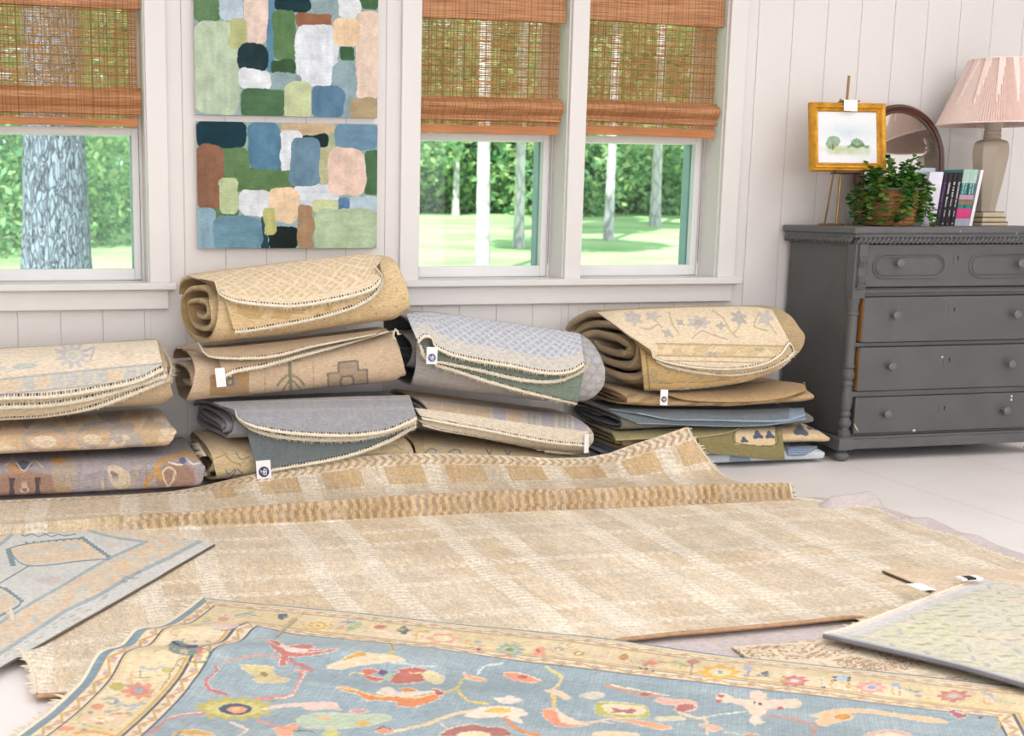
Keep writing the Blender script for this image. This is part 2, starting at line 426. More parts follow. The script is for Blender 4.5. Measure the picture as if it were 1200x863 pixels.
def shade(xa, xb, zv, zf, zb0, zb1, label, dy=0., skew=0.):
    t = thing('bamboo_roman_shade', label, 'window shade', ((xa+xb)/2, 5.235, zb1), 'woven bamboo shades in the windows')
    Y = 5.240+dy
    def put(name, a, b, prof, mat):
        P = sheet_yz(a, b, prof, 5); P[..., 2] += skew*((P[..., 0]-xa)/(xb-xa)-.5); uvbox(name, P, mat, t)
    put('woven_panel', xa+.004, xb-.024, [(Y, 2.12), (Y, zf+.01)], REED)
    # valance hangs in front, doubled; soft fold at its foot
    put('valance', xa+.002, xb-.006, [(Y-.014, 2.13), (Y-.016, zv+.02), (Y-.015, zv+.004), (Y-.010, zv), (Y-.006, zv+.006), (Y-.006, 2.13)], REEDS)
    q = np.linspace(0, 1, 16)
    H = zf-zb0-.026
    fold = [(Y, zf+.012)]+[(Y-.006-.034*math.sin(math.pi*min(1, a*1.15)**.8), zf+.004-H*a) for a in q[:-1]]+[(Y-.012, zf-H)]
    put('fold', xa-.002, xb-.012, fold, REEDS)
    m = (zf-H)
    put('under_fold', xa, xb-.016, [(Y-.012, m+.006), (Y-.020, m), (Y-.021, m-.006), (Y-.010, m-.010), (Y+.002, m-.006)], REEDS)
    put('hem_gap', xa, xb-.02, [(Y-.008, m), (Y-.008, zb0)], REED)
    b = MB(); dz = skew*.5
    b.prism([(xa-.002, Y-.018, zb1-dz), (xb-.026, Y-.018, zb1+dz), (xb-.026, Y-.018, zb0+dz), (xa-.002, Y-.018, zb0-dz)], (0, .012, 0))
    b.build('bottom_bar', REEDB, t)
    MB().box((xa+.004, Y-.01, 2.10), (xb-.006, Y+.03, 2.15), .003).build('head_rail', REEDB, t)
REEDB = paint('bamboo_bottom_bar', (182, 118, 66), .5, .09, 6., .2, 200., stretch=(1, 20, 20))
z = lambda y, x=580: PY(x, y, 5.225)[2]
shade(-.262, .386, z(8, 80), z(104, 80), z(138, 80), z(147, 80), 'woven bamboo shade in the left window, above the big tree trunk', 0, -.004)
shade(1.506, 2.148, z(24), z(117), z(147), z(157), 'woven bamboo shade in the middle window beside the two paintings', 0, -.003)
shade(2.234, 2.872, z(28, 765), z(122, 765), z(149.5, 765), z(160, 765), 'woven bamboo shade in the right-hand window, nearest the grey chest of drawers', 0, -.012)

# ------------------------------------------------------------------ outside: lawn, trees, undergrowth
def ground(y): return np.where(y < 6, -.95, -.95+(y-6)*.0325)
def lawn_mat():
    t = NT('sunlit_lawn'); tc = t.n('ShaderNodeTexCoord')
    n1 = t.n('ShaderNodeTexNoise', i_Scale=.35, i_Detail=4.); n2 = t.n('ShaderNodeTexNoise', i_Scale=14., i_Detail=5.)
    for n in (n1, n2): t.l(tc.outputs['Object'], n.inputs['Vector'])
    r = t.n('ShaderNodeValToRGB'); r.color_ramp.elements[0].color = L4((128, 174, 108)); r.color_ramp.elements[0].position = .35; r.color_ramp.elements[1].color = L4((192, 220, 164)); r.color_ramp.elements[1].position = .65
    a = t.math('ADD', t.math('MULTIPLY', n1.outputs[0], .6), t.math('MULTIPLY', n2.outputs[0], .4)); t.l(a, r.inputs[0])
    t.l(r.outputs[0], t.b.inputs['Base Color']); t.b.inputs['Roughness'].default_value = .95; t.b.inputs['Specular IOR Level'].default_value = .1
    return t.m
gx = np.linspace(-40, 70, 60); gy = np.linspace(5.46, 110, 70)
G = np.stack(np.meshgrid(gx, gy, indexing='ij'), -1)
Gz = ground(G[..., 1])+.12*(fbm(G[..., 0]*.15, G[..., 1]*.15, 3)-.5)
idx = np.arange(60*70).reshape(60, 70)
lw = mk('lawn', np.concatenate([G, Gz[..., None]], -1).reshape(-1, 3), np.stack([idx[:-1, :-1], idx[1:, :-1], idx[1:, 1:], idx[:-1, 1:]], -1).reshape(-1, 4), lawn_mat()); struct(lw)

BARKB = None
def bark(name, c1, c2, sc, stretch=.25, disp=.6):
    t = NT(name); tc = t.n('ShaderNodeTexCoord'); mp = t.n('ShaderNodeMapping'); mp.inputs['Scale'].default_value = (1, 1, stretch); t.l(tc.outputs['Object'], mp.inputs[0])
    v = t.n('ShaderNodeTexVoronoi', feature='DISTANCE_TO_EDGE', i_Scale=sc); n = t.n('ShaderNodeTexNoise', i_Scale=sc*1.2, i_Detail=6.)
    ad = t.n('ShaderNodeVectorMath', operation='ADD'); n0 = t.n('ShaderNodeTexNoise', i_Scale=sc*.6, i_Detail=3.); t.l(mp.outputs[0], n0.inputs['Vector']); s_ = t.n('ShaderNodeVectorMath', operation='SCALE'); s_.inputs['Scale'].default_value = .12
    t.l(n0.outputs['Color'], s_.inputs[0]); t.l(mp.outputs[0], ad.inputs[0]); t.l(s_.outputs[0], ad.inputs[1])
    t.l(ad.outputs[0], v.inputs['Vector']); t.l(mp.outputs[0], n.inputs['Vector'])
    h = t.math('ADD', t.math('MINIMUM', v.outputs['Distance'], .22), t.math('MULTIPLY', n.outputs[0], .35))
    r = t.n('ShaderNodeValToRGB'); r.color_ramp.elements[0].color = L4(c1); r.color_ramp.elements[0].position = .14; r.color_ramp.elements[1].color = L4(c2); r.color_ramp.elements[1].position = .36
    t.l(h, r.inputs[0]); t.l(r.outputs[0], t.b.inputs['Base Color']); t.b.inputs['Roughness'].default_value = .9; t.b.inputs['Specular IOR Level'].default_value = .1
    bp = t.n('ShaderNodeBump', i_Strength=disp, i_Distance=.05); t.l(h, bp.inputs['Height']); t.l(bp.outputs[0], t.b.inputs['Normal'])
    return t.m
def leaf_cloud(c, sz, flat=.5):
    """one small bent quad per centre"""
    n = len(c); nrm = rng.normal(size=(n, 3)); nrm[:, 2] += flat; nrm /= np.linalg.norm(nrm, axis=1)[:, None]
    a = np.cross(nrm, rng.normal(size=(n, 3))); a /= np.linalg.norm(a, axis=1)[:, None]; b = np.cross(nrm, a)
    s_ = np.asarray(sz)*(.6+.8*rng.random(n)); s_ = s_[:, None]
    V = np.stack([c-a*s_, c+b*s_*.55+nrm*s_*.12, c+a*s_, c-b*s_*.55+nrm*s_*.12], 1).reshape(-1, 3)
    return V, np.arange(4*n).reshape(n, 4)
PINEB = bark('pale_pine_bark', (160, 152, 160), (212, 205, 213), 5., .35, .3)
NEARB = bark('grey_furrowed_bark', (42, 48, 60), (142, 152, 170), 26., .3, 1.)
PINEL = leafmat('pine_needles', [(60, 96, 46), (96, 134, 60), (130, 160, 80)])
THICK = leafmat('woodland_leaves', [(84, 140, 106), (130, 178, 132), (174, 208, 152), (216, 232, 170), (138, 188, 150)], .5)
def trunk(b, r0, r1, h, lean=(0, 0), n=20, m=24, wob=.03, seed=0):
    hs = np.linspace(-.3, h, m); V = []
    for j, z in enumerate(hs):
        f = max(z, 0)/h; r = r0+(r1-r0)*f+.45*r0*math.exp(-max(z, 0)/.45)
        for k in range(n):
            q = 2*math.pi*k/n; rr = r*(1+wob*(float(fbm(np.array(3*math.cos(q)+z*.7), np.array(3*math.sin(q)+seed), seed))-.5)*2)
            V.append((b[0]+lean[0]*z+rr*math.cos(q), b[1]+lean[1]*z+rr*math.sin(q), b[2]+z))
    i = np.arange(m*n).reshape(m, n); j = np.roll(i, -1, 1)
    return np.array(V), np.stack([i[:-1], j[:-1], j[1:], i[1:]], -1).reshape(-1, 4)
def tree(x_px, y_base, wpx, Y, label, h=14., lean=0., group=None, mat=None, name='pine_tree', crown=True, cat='tree', r=None):
    d = ray(x_px, 243.); p = O+d*(Y/d[1]); base = np.array([p[0], Y, float(ground(np.array(Y)))])
    t = thing(name, label, cat, base, group)
    dist = np.linalg.norm(p-O); r = r or wpx/2*dist/F
    V, f = trunk(base, r*1.02, r*.75, h, (lean, 0), seed=int(x_px) % 17)
    mk('trunk', V, f, mat or PINEB, t)
    if crown:
        c = np.array([base[0]+lean*h, Y, base[2]+h]); k = 1500
        u = rng.normal(size=(k, 3)); u /= np.linalg.norm(u, axis=1)[:, None]; cc = c+u*(rng.random((k, 1))**.4)*np.array([2.6, 2.6, 2.8])
        V, f = leaf_cloud(cc, np.full(k, .32)); mk('crown', V, f, PINEL, t, smooth=False)
# big trunk by the left window, thin pines across the lawn
V = None
t = None
def big_trunk():
    Y = 11.0; d = ray(62., 243.); p = O+d*(Y/d[1]); base = np.array([p[0], Y, -.78])
    t = thing('tree', 'thick grey furrowed tree trunk close outside the left window', 'tree', base)
    n, m = 140, 300; hs = np.linspace(-.3, 7, m); q = np.linspace(0, 2*np.pi, n, endpoint=False)
    Hh, Q = np.meshgrid(hs, q, indexing='ij')
    R_ = .262-.012*Hh+.22*np.exp(-np.maximum(Hh, 0)/.8)
    cx, sy = np.cos(Q)*2.2, np.sin(Q)*2.2
    fur = np.abs(vn(Q*11/np.pi*2+1.2*fbm(cx*3+5, Hh*1.5+sy, 4), Hh*2.6, 9)-.5)*2
    R_ = R_*(1+.05*(fbm(cx+9, Hh*.8+sy*1.3, 2)-.5)*2)+.016*(np.minimum(fur, .5)-.3)
    P = np.stack([base[0]+R_*np.cos(Q)+.012*Hh, base[1]+R_*np.sin(Q), base[2]+Hh], -1)
    i = np.arange(m*n).reshape(m, n); j = np.roll(i, -1, 1)
    mk('trunk', P.reshape(-1, 3), np.stack([i[:-1], j[:-1], j[1:], i[1:]], -1).reshape(-1, 4), NEARB, t)
    k = 2500; u = rng.normal(size=(k, 3)); u /= np.linalg.norm(u, axis=1)[:, None]
    V, f = leaf_cloud(np.array([base[0], Y, 7.6])+u*(rng.random((k, 1))**.4)*np.array([3, 3, 1.9]), np.full(k, .16)); mk('crown', V, f, THICK, t, smooth=False)
big_trunk()
tree(567, 330, 15, 24., 'pale pine trunk seen left of centre through the middle window, tallest in its pane', lean=-.012)
tree(609, 283, 11, 33., 'pale pine trunk through the middle window, right of the tallest trunk there', lean=-.004)
tree(631, 262, 9, 42., 'pale pine trunk at the right edge of the middle window pane', lean=-.01)
tree(534, 225, 7, 55., 'grey thin trunk in the undergrowth, at the left of the middle window', lean=.004)
tree(546, 225, 5, 58., 'very thin shaded trunk in the undergrowth, just left of the tallest pale trunk')
tree(714.5, 273, 10, 36., 'pale pine trunk at the left of the right-hand window pane')
tree(768.5, 256, 11, 45., 'pale pine trunk standing at the middle of the right-hand window pane', lean=-.01)
tree(807, 260, 7, 43., 'slender pale pine trunk at the right of the right-hand window pane', lean=-.002)
# undergrowth: clumped leaf mass, nearer on the left
def thicket():
    cs = []; sz = []
    for i in range(520):
        x = rnd.uniform(-22, 48); yb = 30+2.2*math.sin(x*.5)+max(0, (x+2))*2.2
        yb = min(yb, 56+2*math.sin(x)); y = yb+abs(rnd.gauss(0, 5)); g = float(ground(np.array(y)))
        R_ = rnd.uniform(.9, 2.6); zc = g+rnd.random()**1.3*13*(.4+.6*min(1, (y-yb)/6+.25)); k = int(330*R_)
        u = rng.normal(size=(k, 3)); u /= np.linalg.norm(u, axis=1)[:, None]
        c = np.array([x, y, max(zc, g+.3)])+u*(rng.random((k, 1))**.35)*np.array([R_, R_, R_*.9]); c[:, 2] = np.maximum(c[:, 2], g-.1)
        cs.append(c); sz.append(np.full(k, .0036*y*(.7+.5*rnd.random())))
    V, f = leaf_cloud(np.vstack(cs), np.concatenate(sz))
    o = mk('woodland_undergrowth', V, f, THICK, smooth=False, org=(10, 45, 0)); o['kind'] = 'stuff'
    tag(o, 'dense green undergrowth and leaves at the far edge of the lawn', 'bushes')
thicket()

# ------------------------------------------------------------------ two abstract paintings on the wall
def rrmask(px, py, x0, y0, x1, y1, s):
    w, h = (x1-x0)/2, (y1-y0)/2; cx, cy = (x0+x1)/2, (y0+y1)/2
    r = min(w, h)*.6
    wob = 6.0*(vn(px*.025, py*.025, s)-.5)*2+1.2*(vn(px*.12, py*.12, s+3)-.5)*2
    dx = np.maximum(np.abs(px-cx)-w+r, 0); dy = np.maximum(np.abs(py-cy)-h+r, 0)
    return np.hypot(dx, dy)-r+wob < 0
def artwork(z0, z1, xa, xb, blocks, base, label, ox, oy):
    t = thing('abstract_painting', label, 'painting', ((xa+xb)/2, WY-.02, z0), 'pair of block paintings between the windows')
    MB().box((xa, WY-.030, z0), (xb, WY+.001, z1), .002).build('stretched_canvas', paint('canvas_edge_'+str(len(blocks)), (206, 204, 196), .7, .04), t)
    nu, nv = 330, 230; X, Z = np.meshgrid(np.linspace(xa, xb, nu), np.linspace(z0, z1, nv), indexing='ij')
    U = (X-xa)/(xb-xa)*618+50; Vv = oy+(z1-Z)/(z1-z0)*(422)
    c = np.ones((nu, nv, 3))*lin(base); hgt = np.zeros((nu, nv))
    for i, (x0, y0, x1, y1, col) in enumerate(blocks):
        m = rrmask(U, Vv, x0, y0, x1, y1, i*7+ox); horiz = (x1-x0) > 1.3*(y1-y0)
        st = fbm(U*(.012 if horiz else .075), Vv*(.075 if horiz else .012), i+40, 3)-.5
        st2 = fbm(U*.03, Vv*.03, i+80, 2)-.5
        cc = lin(col)*(1+.26*st+.40*st2)[..., None]
        c[m] = cc[m]; hgt[m] = .0004*i % .0011+.0008*st[m]
    P = np.stack([X, np.full_like(X, WY-.0312)-hgt-.0005, Z], -1)
    i = np.arange(nu*nv).reshape(nu, nv); q = np.stack([i[:-1, :-1], i[1:, :-1], i[1:, 1:], i[:-1, 1:]], -1).reshape(-1, 4)
    mk('paint_layer', P.reshape(-1, 3), q, ARTM, t, c.reshape(-1, 3))
UPB = [(48, 0, 135, 95, (96, 128, 92)), (130, 0, 213, 90, (180, 198, 208)), (290, 0, 316, 250, (92, 134, 160)), (213, 0, 293, 160, (227, 207, 194)), (316, -40, 437, 55, (30, 59, 64)), (437, -20, 530, 62, (143, 165, 168)),
 (530, -20, 607, 70, (220, 226, 230)), (607, -20, 670, 40, (76, 110, 72)), (46, 90, 200, 392, (183, 201, 174)), (165, 80, 225, 175, (187, 193, 138)), (195, 155, 292, 242, (35, 57, 60)), (388, 55, 512, 102, (149, 103, 79)),
 (310, 52, 390, 212, (94, 127, 85)), (385, 92, 535, 292, (220, 227, 234)), (588, 40, 672, 330, (226, 205, 187)), (510, 65, 605, 158, (230, 203, 168)), (535, 155, 590, 208, (61, 96, 64)), (512, 208, 597, 392, (140, 164, 170)), (300, 208, 385, 256, (60, 90, 60)),
 (305, 250, 405, 305, (143, 165, 168)), (197, 240, 302, 305, (221, 227, 230)), (198, 300, 354, 395, (79, 113, 80)), (438, 285, 556, 395, (91, 127, 152)), (348, 278, 441, 395, (192, 203, 160)), (570, 323, 672, 396, (176, 159, 123)),
 (48, -40, 250, 3, (120, 150, 160)), (250, -120, 420, -20, (200, 206, 190)), (430, -120, 672, -15, (120, 150, 130))]
LOB = [(97, 560, 400, 640, (94, 126, 82)), (48, 408, 220, 502, (27, 58, 69)), (332, 410, 518, 450, (195, 174, 140)), (497, 438, 519, 502, (169, 184, 145)), (462, 488, 502, 614, (181, 181, 140)), (400, 450, 497, 492, (28, 48, 50)),
 (220, 410, 333, 572, (90, 131, 156)), (97, 500, 225, 594, (101, 132, 90)), (48, 490, 140, 704, (140, 102, 80)), (332, 435, 408, 592, (221, 227, 232)), (516, 410, 672, 502, (108, 143, 166)), (620, 498, 672, 654, (76, 112, 80)), (170, 570, 382, 640, (94, 126, 82)),
 (380, 613, 532, 690, (212, 220, 227)), (365, 456, 466, 627, (107, 138, 158)), (494, 490, 626, 656, (221, 195, 180)), (105, 700, 192, 735, (94, 126, 82)), (190, 634, 300, 726, (216, 222, 226)), (122, 598, 188, 722, (184, 199, 156)),
 (310, 738, 392, 764, (157, 180, 192)), (292, 631, 394, 746, (230, 205, 170)), (566, 655, 672, 714, (180, 200, 210)), (530, 660, 568, 706, (92, 130, 168)), (440, 670, 532, 714, (196, 204, 158)), (262, 722, 292, 842, (42, 76, 92)), (288, 758, 391, 842, (30, 42, 40)),
 (444, 698, 672, 842, (180, 202, 166)), (390, 684, 446, 834, (169, 138, 108)), (50, 698, 106, 842, (143, 175, 190)), (100, 727, 268, 842, (111, 149, 166)), (275, 698, 313, 787, (192, 195, 126))]
artwork(PY(330, 136.5, 5.185)[2], PY(330, 136.5, 5.185)[2]+.502, .581, 1.318, UPB, (150, 170, 170), 'unframed block painting, the upper one with a tall sage block at left', 1, 390-422)
artwork(PY(330, 291, 5.185)[2], PY(330, 144, 5.185)[2], .583, 1.320, LOB, (150, 172, 160), 'unframed block painting, the lower one with dark teal corner, just above the gold rug roll', 2, 412)
# ------------------------------------------------------------------ grey chest of drawers
DX0, DX1, DY0, DY1 = 3.205, 4.175, 4.68, 5.17
def dresser():
    t = thing('chest_of_drawers', 'worn dark grey chest of four drawers with turned corner columns', 'chest of drawers', ((DX0+DX1)/2, (DY0+DY1)/2, 0))
    b = MB(); b.box((DX0+.012, DY0+.03, .105), (DX1-.012, DY1, .915), .004)
    for z0, z1 in ((.105, .112), (.27, .294), (.48, .498), (.688, .723)): b.box((DX0+.035, DY0+.004, z0), (DX1-.035, DY0+.05, z1), .003)
    b.box((DX0+.03, DY0-.004, .702), (DX1-.03, DY0+.05, .716), .004)
    b.build('body', GREY, t)
    # recess behind the drawer fronts
    MB().box((DX0+.05, DY0+.02, .112), (DX1-.05, DY0+.031, .906)).build('drawer_gap', BLACK, t)
    b = MB(); b.box((DX0-.026, DY0-.034, .945), (DX1+.026, DY1+.01, .974), .007); b.box((DX0-.016, DY0-.024, .930), (DX1+.016, DY1+.004, .947), .004)
    b.build('top', GREYB, t)
    m = MB(); m.box((DX0-.002, DY0-.008, .908), (DX1+.002, DY1, .932))
    def lobes(a, b_, nrm, n):
        a = np.array(a); b_ = np.array(b_); d = (b_-a)/n
        for i in range(n):
            c = a+d*(i+.5); u = np.linalg.norm(d)
            m.tube([c-d*.5+np.array([0, 0, -.012])+nrm*.006, c+nrm*.013, c+d*.5+np.array([0, 0, .012])+nrm*.006], [.006, .0088, .006], 8)
    lobes((DX0, DY0-.010, .919), (DX1, DY0-.010, .919), np.array([0, -1., 0]), 46)
    lobes((DX0-.004, DY1, .919), (DX0-.004, DY0, .919), np.array([-1., 0, 0]), 23)
    m.build('rope_moulding', GREYB, t)
    p = MB(); p.box((DX0-.018, DY0-.022, .052), (DX1+.018, DY1, .094), .005); p.box((DX0-.010, DY0-.014, .092), (DX1+.010, DY1, .104), .004); p.box((DX0-.022, DY0-.028, .050), (DX0+.05, DY0+.045, .098), .005); p.box((DX1-.05, DY0-.028, .050), (DX1+.022, DY0+.045, .098), .005)
    p.build('plinth', GREYB, t)
    for x, y in ((DX0+.016, DY0+.012), (DX1-.016, DY0+.012), (DX0+.03, DY1-.05), (DX1-.03, DY1-.05)):
        MB().lathe((x, y, 0), [(.018, 0), (.024, .004), (.031, .014), (.032, .026), (.025, .037), (.018, .041), (.024, .046), (.024, .053)], 24).build('foot', GREYB, t, True, sharp=50)
    for s, x in ((1, DX0+.022), (-1, DX1-.022)):
        y = DY0+.012
        pr = [(.020, .10), (.026, .106), (.026, .125), (.018, .132), (.018, .142), (.025, .150), (.027, .165), (.020, .178), (.017, .186), (.021, .192), (.021, .205), (.017, .212),
              (.023, .228), (.0255, .255), (.021, .29), (.018, .315), (.023, .322), (.023, .335), (.018, .342), (.024, .352), (.026, .368), (.022, .384), (.018, .39), (.024, .396), (.024, .402),
              (.021, .408), (.0215, .58), (.0215, .612), (.026, .616), (.026, .624), (.021, .628), (.0215, .655), (.026, .668), (.026, .682)]
        MB().lathe((x, y, 0), pr, 28).build('column', GREY, t, True, sharp=40)
        k = MB(); xx = x+s*.006
        k.box((xx-.03, DY0-.014, .680), (xx+.03, DY0+.04, .908), .004); k.box((xx-.018, DY0-.024, .72), (xx+.018, DY0, .905), .005)
        for zz in (.835, .755):
            for q in (-.012, 0, .012): k.tube([(xx+q, DY0-.025, zz-.018), (xx+q, DY0-.031, zz), (xx+q, DY0-.027, zz+.018)], [.006, .007, .005], 8)
            k.box((xx-.021, DY0-.032, zz-.022), (xx+.021, DY0-.01, zz-.016), .002)
        k.build('bracket_block', GREY, t)
    def stadium(x0, x1, z0, z1, y, n=14):
        r = (z1-z0)/2; a = np.linspace(-np.pi/2, np.pi/2, n); c = (z0+z1)/2
        return np.array([(x1-r+r*np.cos(q), y, c+r*np.sin(q)) for q in a]+[(x0+r-r*np.cos(q), y, c-r*np.sin(q)) for q in a])
    xm = (DX0+DX1)/2
    rows = [(.728, .902, .818, -.006), (.500, .686, .605, -.010), (.296, .478, .392, -.007), (.114, .268, .190, -.002)]
    for i, (z0, z1, zk, dy) in enumerate(rows):
        yf = DY0+dy
        d = MB().box((DX0+(.058 if i else .062), yf, z0), (DX1-(.058 if i else .062), DY0+.028, z1), .003).build('drawer', GREY, t)
        if i in (1, 2): MB().box((DX0+.0565, yf+.004, z0+.003), (DX0+.0582, DY0+.028, z1-.003)).build('raw_wood_edge', RAW, d)
        if i == 0:
            pb = MB()
            for a, b2 in ((DX0+.09, DX0+.425), (DX1-.425, DX1-.09)):
                S = stadium(a, b2, .765, .862, yf-.001); pb.tube(S, .0055, 6, True); S2 = stadium(a+.012, b2-.012, .777, .850, yf-.0005); pb.tube(S2, .003, 6, True)
            pb.build('bead_panel', GREY, d)
        for sx in (-1, 1):
            kx = xm+sx*.289; n = .004*((i*3+sx) % 3)
            kb = MB().lathe((kx, yf+.001, zk+n), [(.010, 0), (.009, .006), (.008, .014), (.0155, .020), (.018, .026), (.017, .032), (.010, .036), (.003, .037)], 20, axis=(0, -1, 0))
            kb.build('knob', KNOBM, d, True, sharp=50)
        zz = zk+.026 if i != 3 else zk+.022
        e = MB()
        if i: e.box((xm-.028, yf-.0016, zz-.022), (xm+.028, yf+.001, zz+.022), .001)
        else: e.box((xm-.020, yf-.0016, zz-.026), (xm+.022, yf+.001, zz+.02), .001)
        e.build('escutcheon', GREY, d)
        MB().lathe((xm, yf-.0012, zz+.004), [(.0042, 0), (.0042, .0012)], 12, axis=(0, -1, 0)).box((xm-.0022, yf-.0024, zz-.01), (xm+.0022, yf-.001, zz+.004)).build('keyhole', BLACK, d)
    # the scraped streak on the bottom drawer
    MB().tube([PY(1001, 497, DY0-.0025), PY(1003.5, 502, DY0-.0025), PY(1006, 506, DY0-.0025)], [.0012, .003, .0012], 6).build('paint_scrape', paint('bare_paint_scrape', (214, 200, 160), .6), t)
dresser()
DT = .974   # top of the chest

# ------------------------------------------------------------------ lamp
def table_lamp():
    c = PY(1153.5, 262, 4.95); x, y = c[0], 4.95
    t = thing('table_lamp', 'table lamp with taupe faceted vase base and pink pleated shade', 'lamp', (x, y, DT))
    b = MB(); b.box((x-.066, y-.066, DT), (x+.066, y+.066, DT+.014), .003); b.box((x-.060, y-.060, DT+.017), (x+.060, y+.060, DT+.034), .003); b.box((x-.054, y-.054, DT+.037), (x+.054, y+.054, DT+.058), .003)
    b.build('plinth', CERAB, t)
    b = MB(); b.box((x-.0655, y-.0655, DT+.013), (x+.0655, y+.0655, DT+.018)); b.box((x-.0595, y-.0595, DT+.033), (x+.0595, y+.0595, DT+.038)); b.box((x-.0535, y-.0535, DT+.057), (x+.0535, y+.0535, DT+.061))
    b.build('plinth_line', DLINE, t)
    z = lambda yy: PY(1157, yy, 4.95)[2]
    pr = [(.040, DT+.060), (.041, z(243)), (.048, z(232)), (.058, z(215)), (.067, z(198)), (.0735, z(184)), (.0745, z(176)), (.070, z(169)), (.060, z(165.5)), (.042, z(164))]
    n = 8; P = cr([(r, 0, h) for r, h in pr], 40)
    MB().lathe((x, y, 0), [(p[0]*1.04, p[2]) for p in P], n, ph=math.pi/8+.1).build('vase', CERAM, t, True, sharp=28)
    pr = [(.041, z(164.5)), (.036, z(163)), (.034, z(161)), (.037, z(159.5)), (.034, z(158)), (.033, z(156)), (.036, z(154.5)), (.033, z(153)), (.034, z(150)), (.040, z(146)), (.043, z(143)), (.03, z(141)), (.012, z(139)), (.012, z(120))]
    MB().lathe((x, y, 0), pr, 32).build('neck', CERAM, t, True, sharp=40)
    zb, zt = z(146), z(70); rb, rt_ = .228, .114; N = 14; per = 20
    V = []; rows = 26
    for i in range(rows):
        f = i/(rows-1); h = zb+(zt-zb)*f; r = rb+(rt_-rb)*f
        wf = .5*max(0, (f-.28)/.72)
        for k in range(N*per):
            ph = (k/per) % 1.
            if ph < wf: o = .006
            else: o = .0055*(1 if k % 2 else -1)*(1-.45*f)-.002
            q = 2*math.pi*k/(N*per); V.append((x+(r+o)*math.cos(q), y+(r+o)*math.sin(q), h))
    m = N*per; i = np.arange(rows*m).reshape(rows, m); j = np.roll(i, -1, 1)
    V = np.array(V); Vi = V.copy(); Vi[:, 0] = x+(V[:, 0]-x)*.985; Vi[:, 1] = y+(V[:, 1]-y)*.985
    f1 = np.stack([i[:-1], j[:-1], j[1:], i[1:]], -1).reshape(-1, 4); n0 = len(V)
    rim = np.concatenate([np.stack([i[0], i[0]+n0, j[0]+n0, j[0]], -1), np.stack([i[-1], j[-1], j[-1]+n0, i[-1]+n0], -1)])
    mk('lamp_shade', np.vstack([V, Vi]), np.vstack([f1, f1[:, ::-1]+n0, rim]), SHADEM, t, smooth=False)
    for r, h in ((rb, zb), (rt_+.002, zt)):
        a = np.linspace(0, 2*np.pi, 64, endpoint=False); MB().tube(np.stack([x+r*np.cos(a), y+r*np.sin(a), np.full(64, h)], 1), .0032, 6, True).build('shade_trim', SHADEM, t)
    sp = MB()
    for a in (0, 2.09, 4.19): sp.tube([(x, y, zt-.02), (x+rt_*math.cos(a), y+rt_*math.sin(a), zt-.004)], .002, 6)
    sp.lathe((x, y, zt-.03), [(.011, 0), (.011, .012), (.004, .016)], 16); sp.build('shade_fitter', BRASS, t)
table_lamp()

# ------------------------------------------------------------------ arched mirror leaning on the wall
def mirror():
    Yb, Yt = 5.10, 5.165
    bl = PY(1000, 262, 5.12); br = PY(1101, 262, 5.12); top = PY(1055, 122, 5.15)[2]
    xc, hw = (bl[0]+br[0])/2, (br[0]-bl[0])/2+.004
    t = thing('table_mirror', 'arched mirror in dark brown wood frame behind the gilt picture', 'mirror', (xc, 5.13, DT))
    def arch(w, zt, z0, n=40):
        zs = zt-w*1.02; a = np.linspace(0, np.pi, n)
        return np.array([(xc+w, z0)]+[(xc+w*math.cos(q), zs+w*1.02*math.sin(q)) for q in a]+[(xc-w, z0)])
    def at(p, off=0.):
        f = (p[:, 1]-DT)/(top-DT); return np.stack([p[:, 0], Yb+(Yt-Yb)*f-off, p[:, 1]], 1)
    A = [arch(hw, top, DT+.002), arch(hw-.012, top-.012, DT+.014), arch(hw-.026, top-.026, DT+.028), arch(hw-.036, top-.036, DT+.038)]
    offs = [.004, .022, .014, .018]
    rings = [at(A[0], -.012)]+[at(a, o) for a, o in zip(A, offs)]+[at(A[3], .004)]
    V = np.vstack(rings); n = len(A[0]); Fs = []
    for i in range(len(rings)-1):
        for k in range(n):
            k2 = (k+1) % n; Fs.append([i*n+k, i*n+k2, (i+1)*n+k2, (i+1)*n+k])
    Fs.append(list(range(n)))
    mk('frame', V, Fs, DWOOD, t, smooth=False)
    g = NT('mirror_glass'); g.b.inputs['Metallic'].default_value = 1; g.b.inputs['Roughness'].default_value = .02; g.b.inputs['Base Color'].default_value = (.86, .87, .85, 1)
    inner = at(arch(hw-.034, top-.034, DT+.036), .006)
    MB().prism(inner, (0, .003, 0)).build('mirror_glass', g.m, t)
mirror()

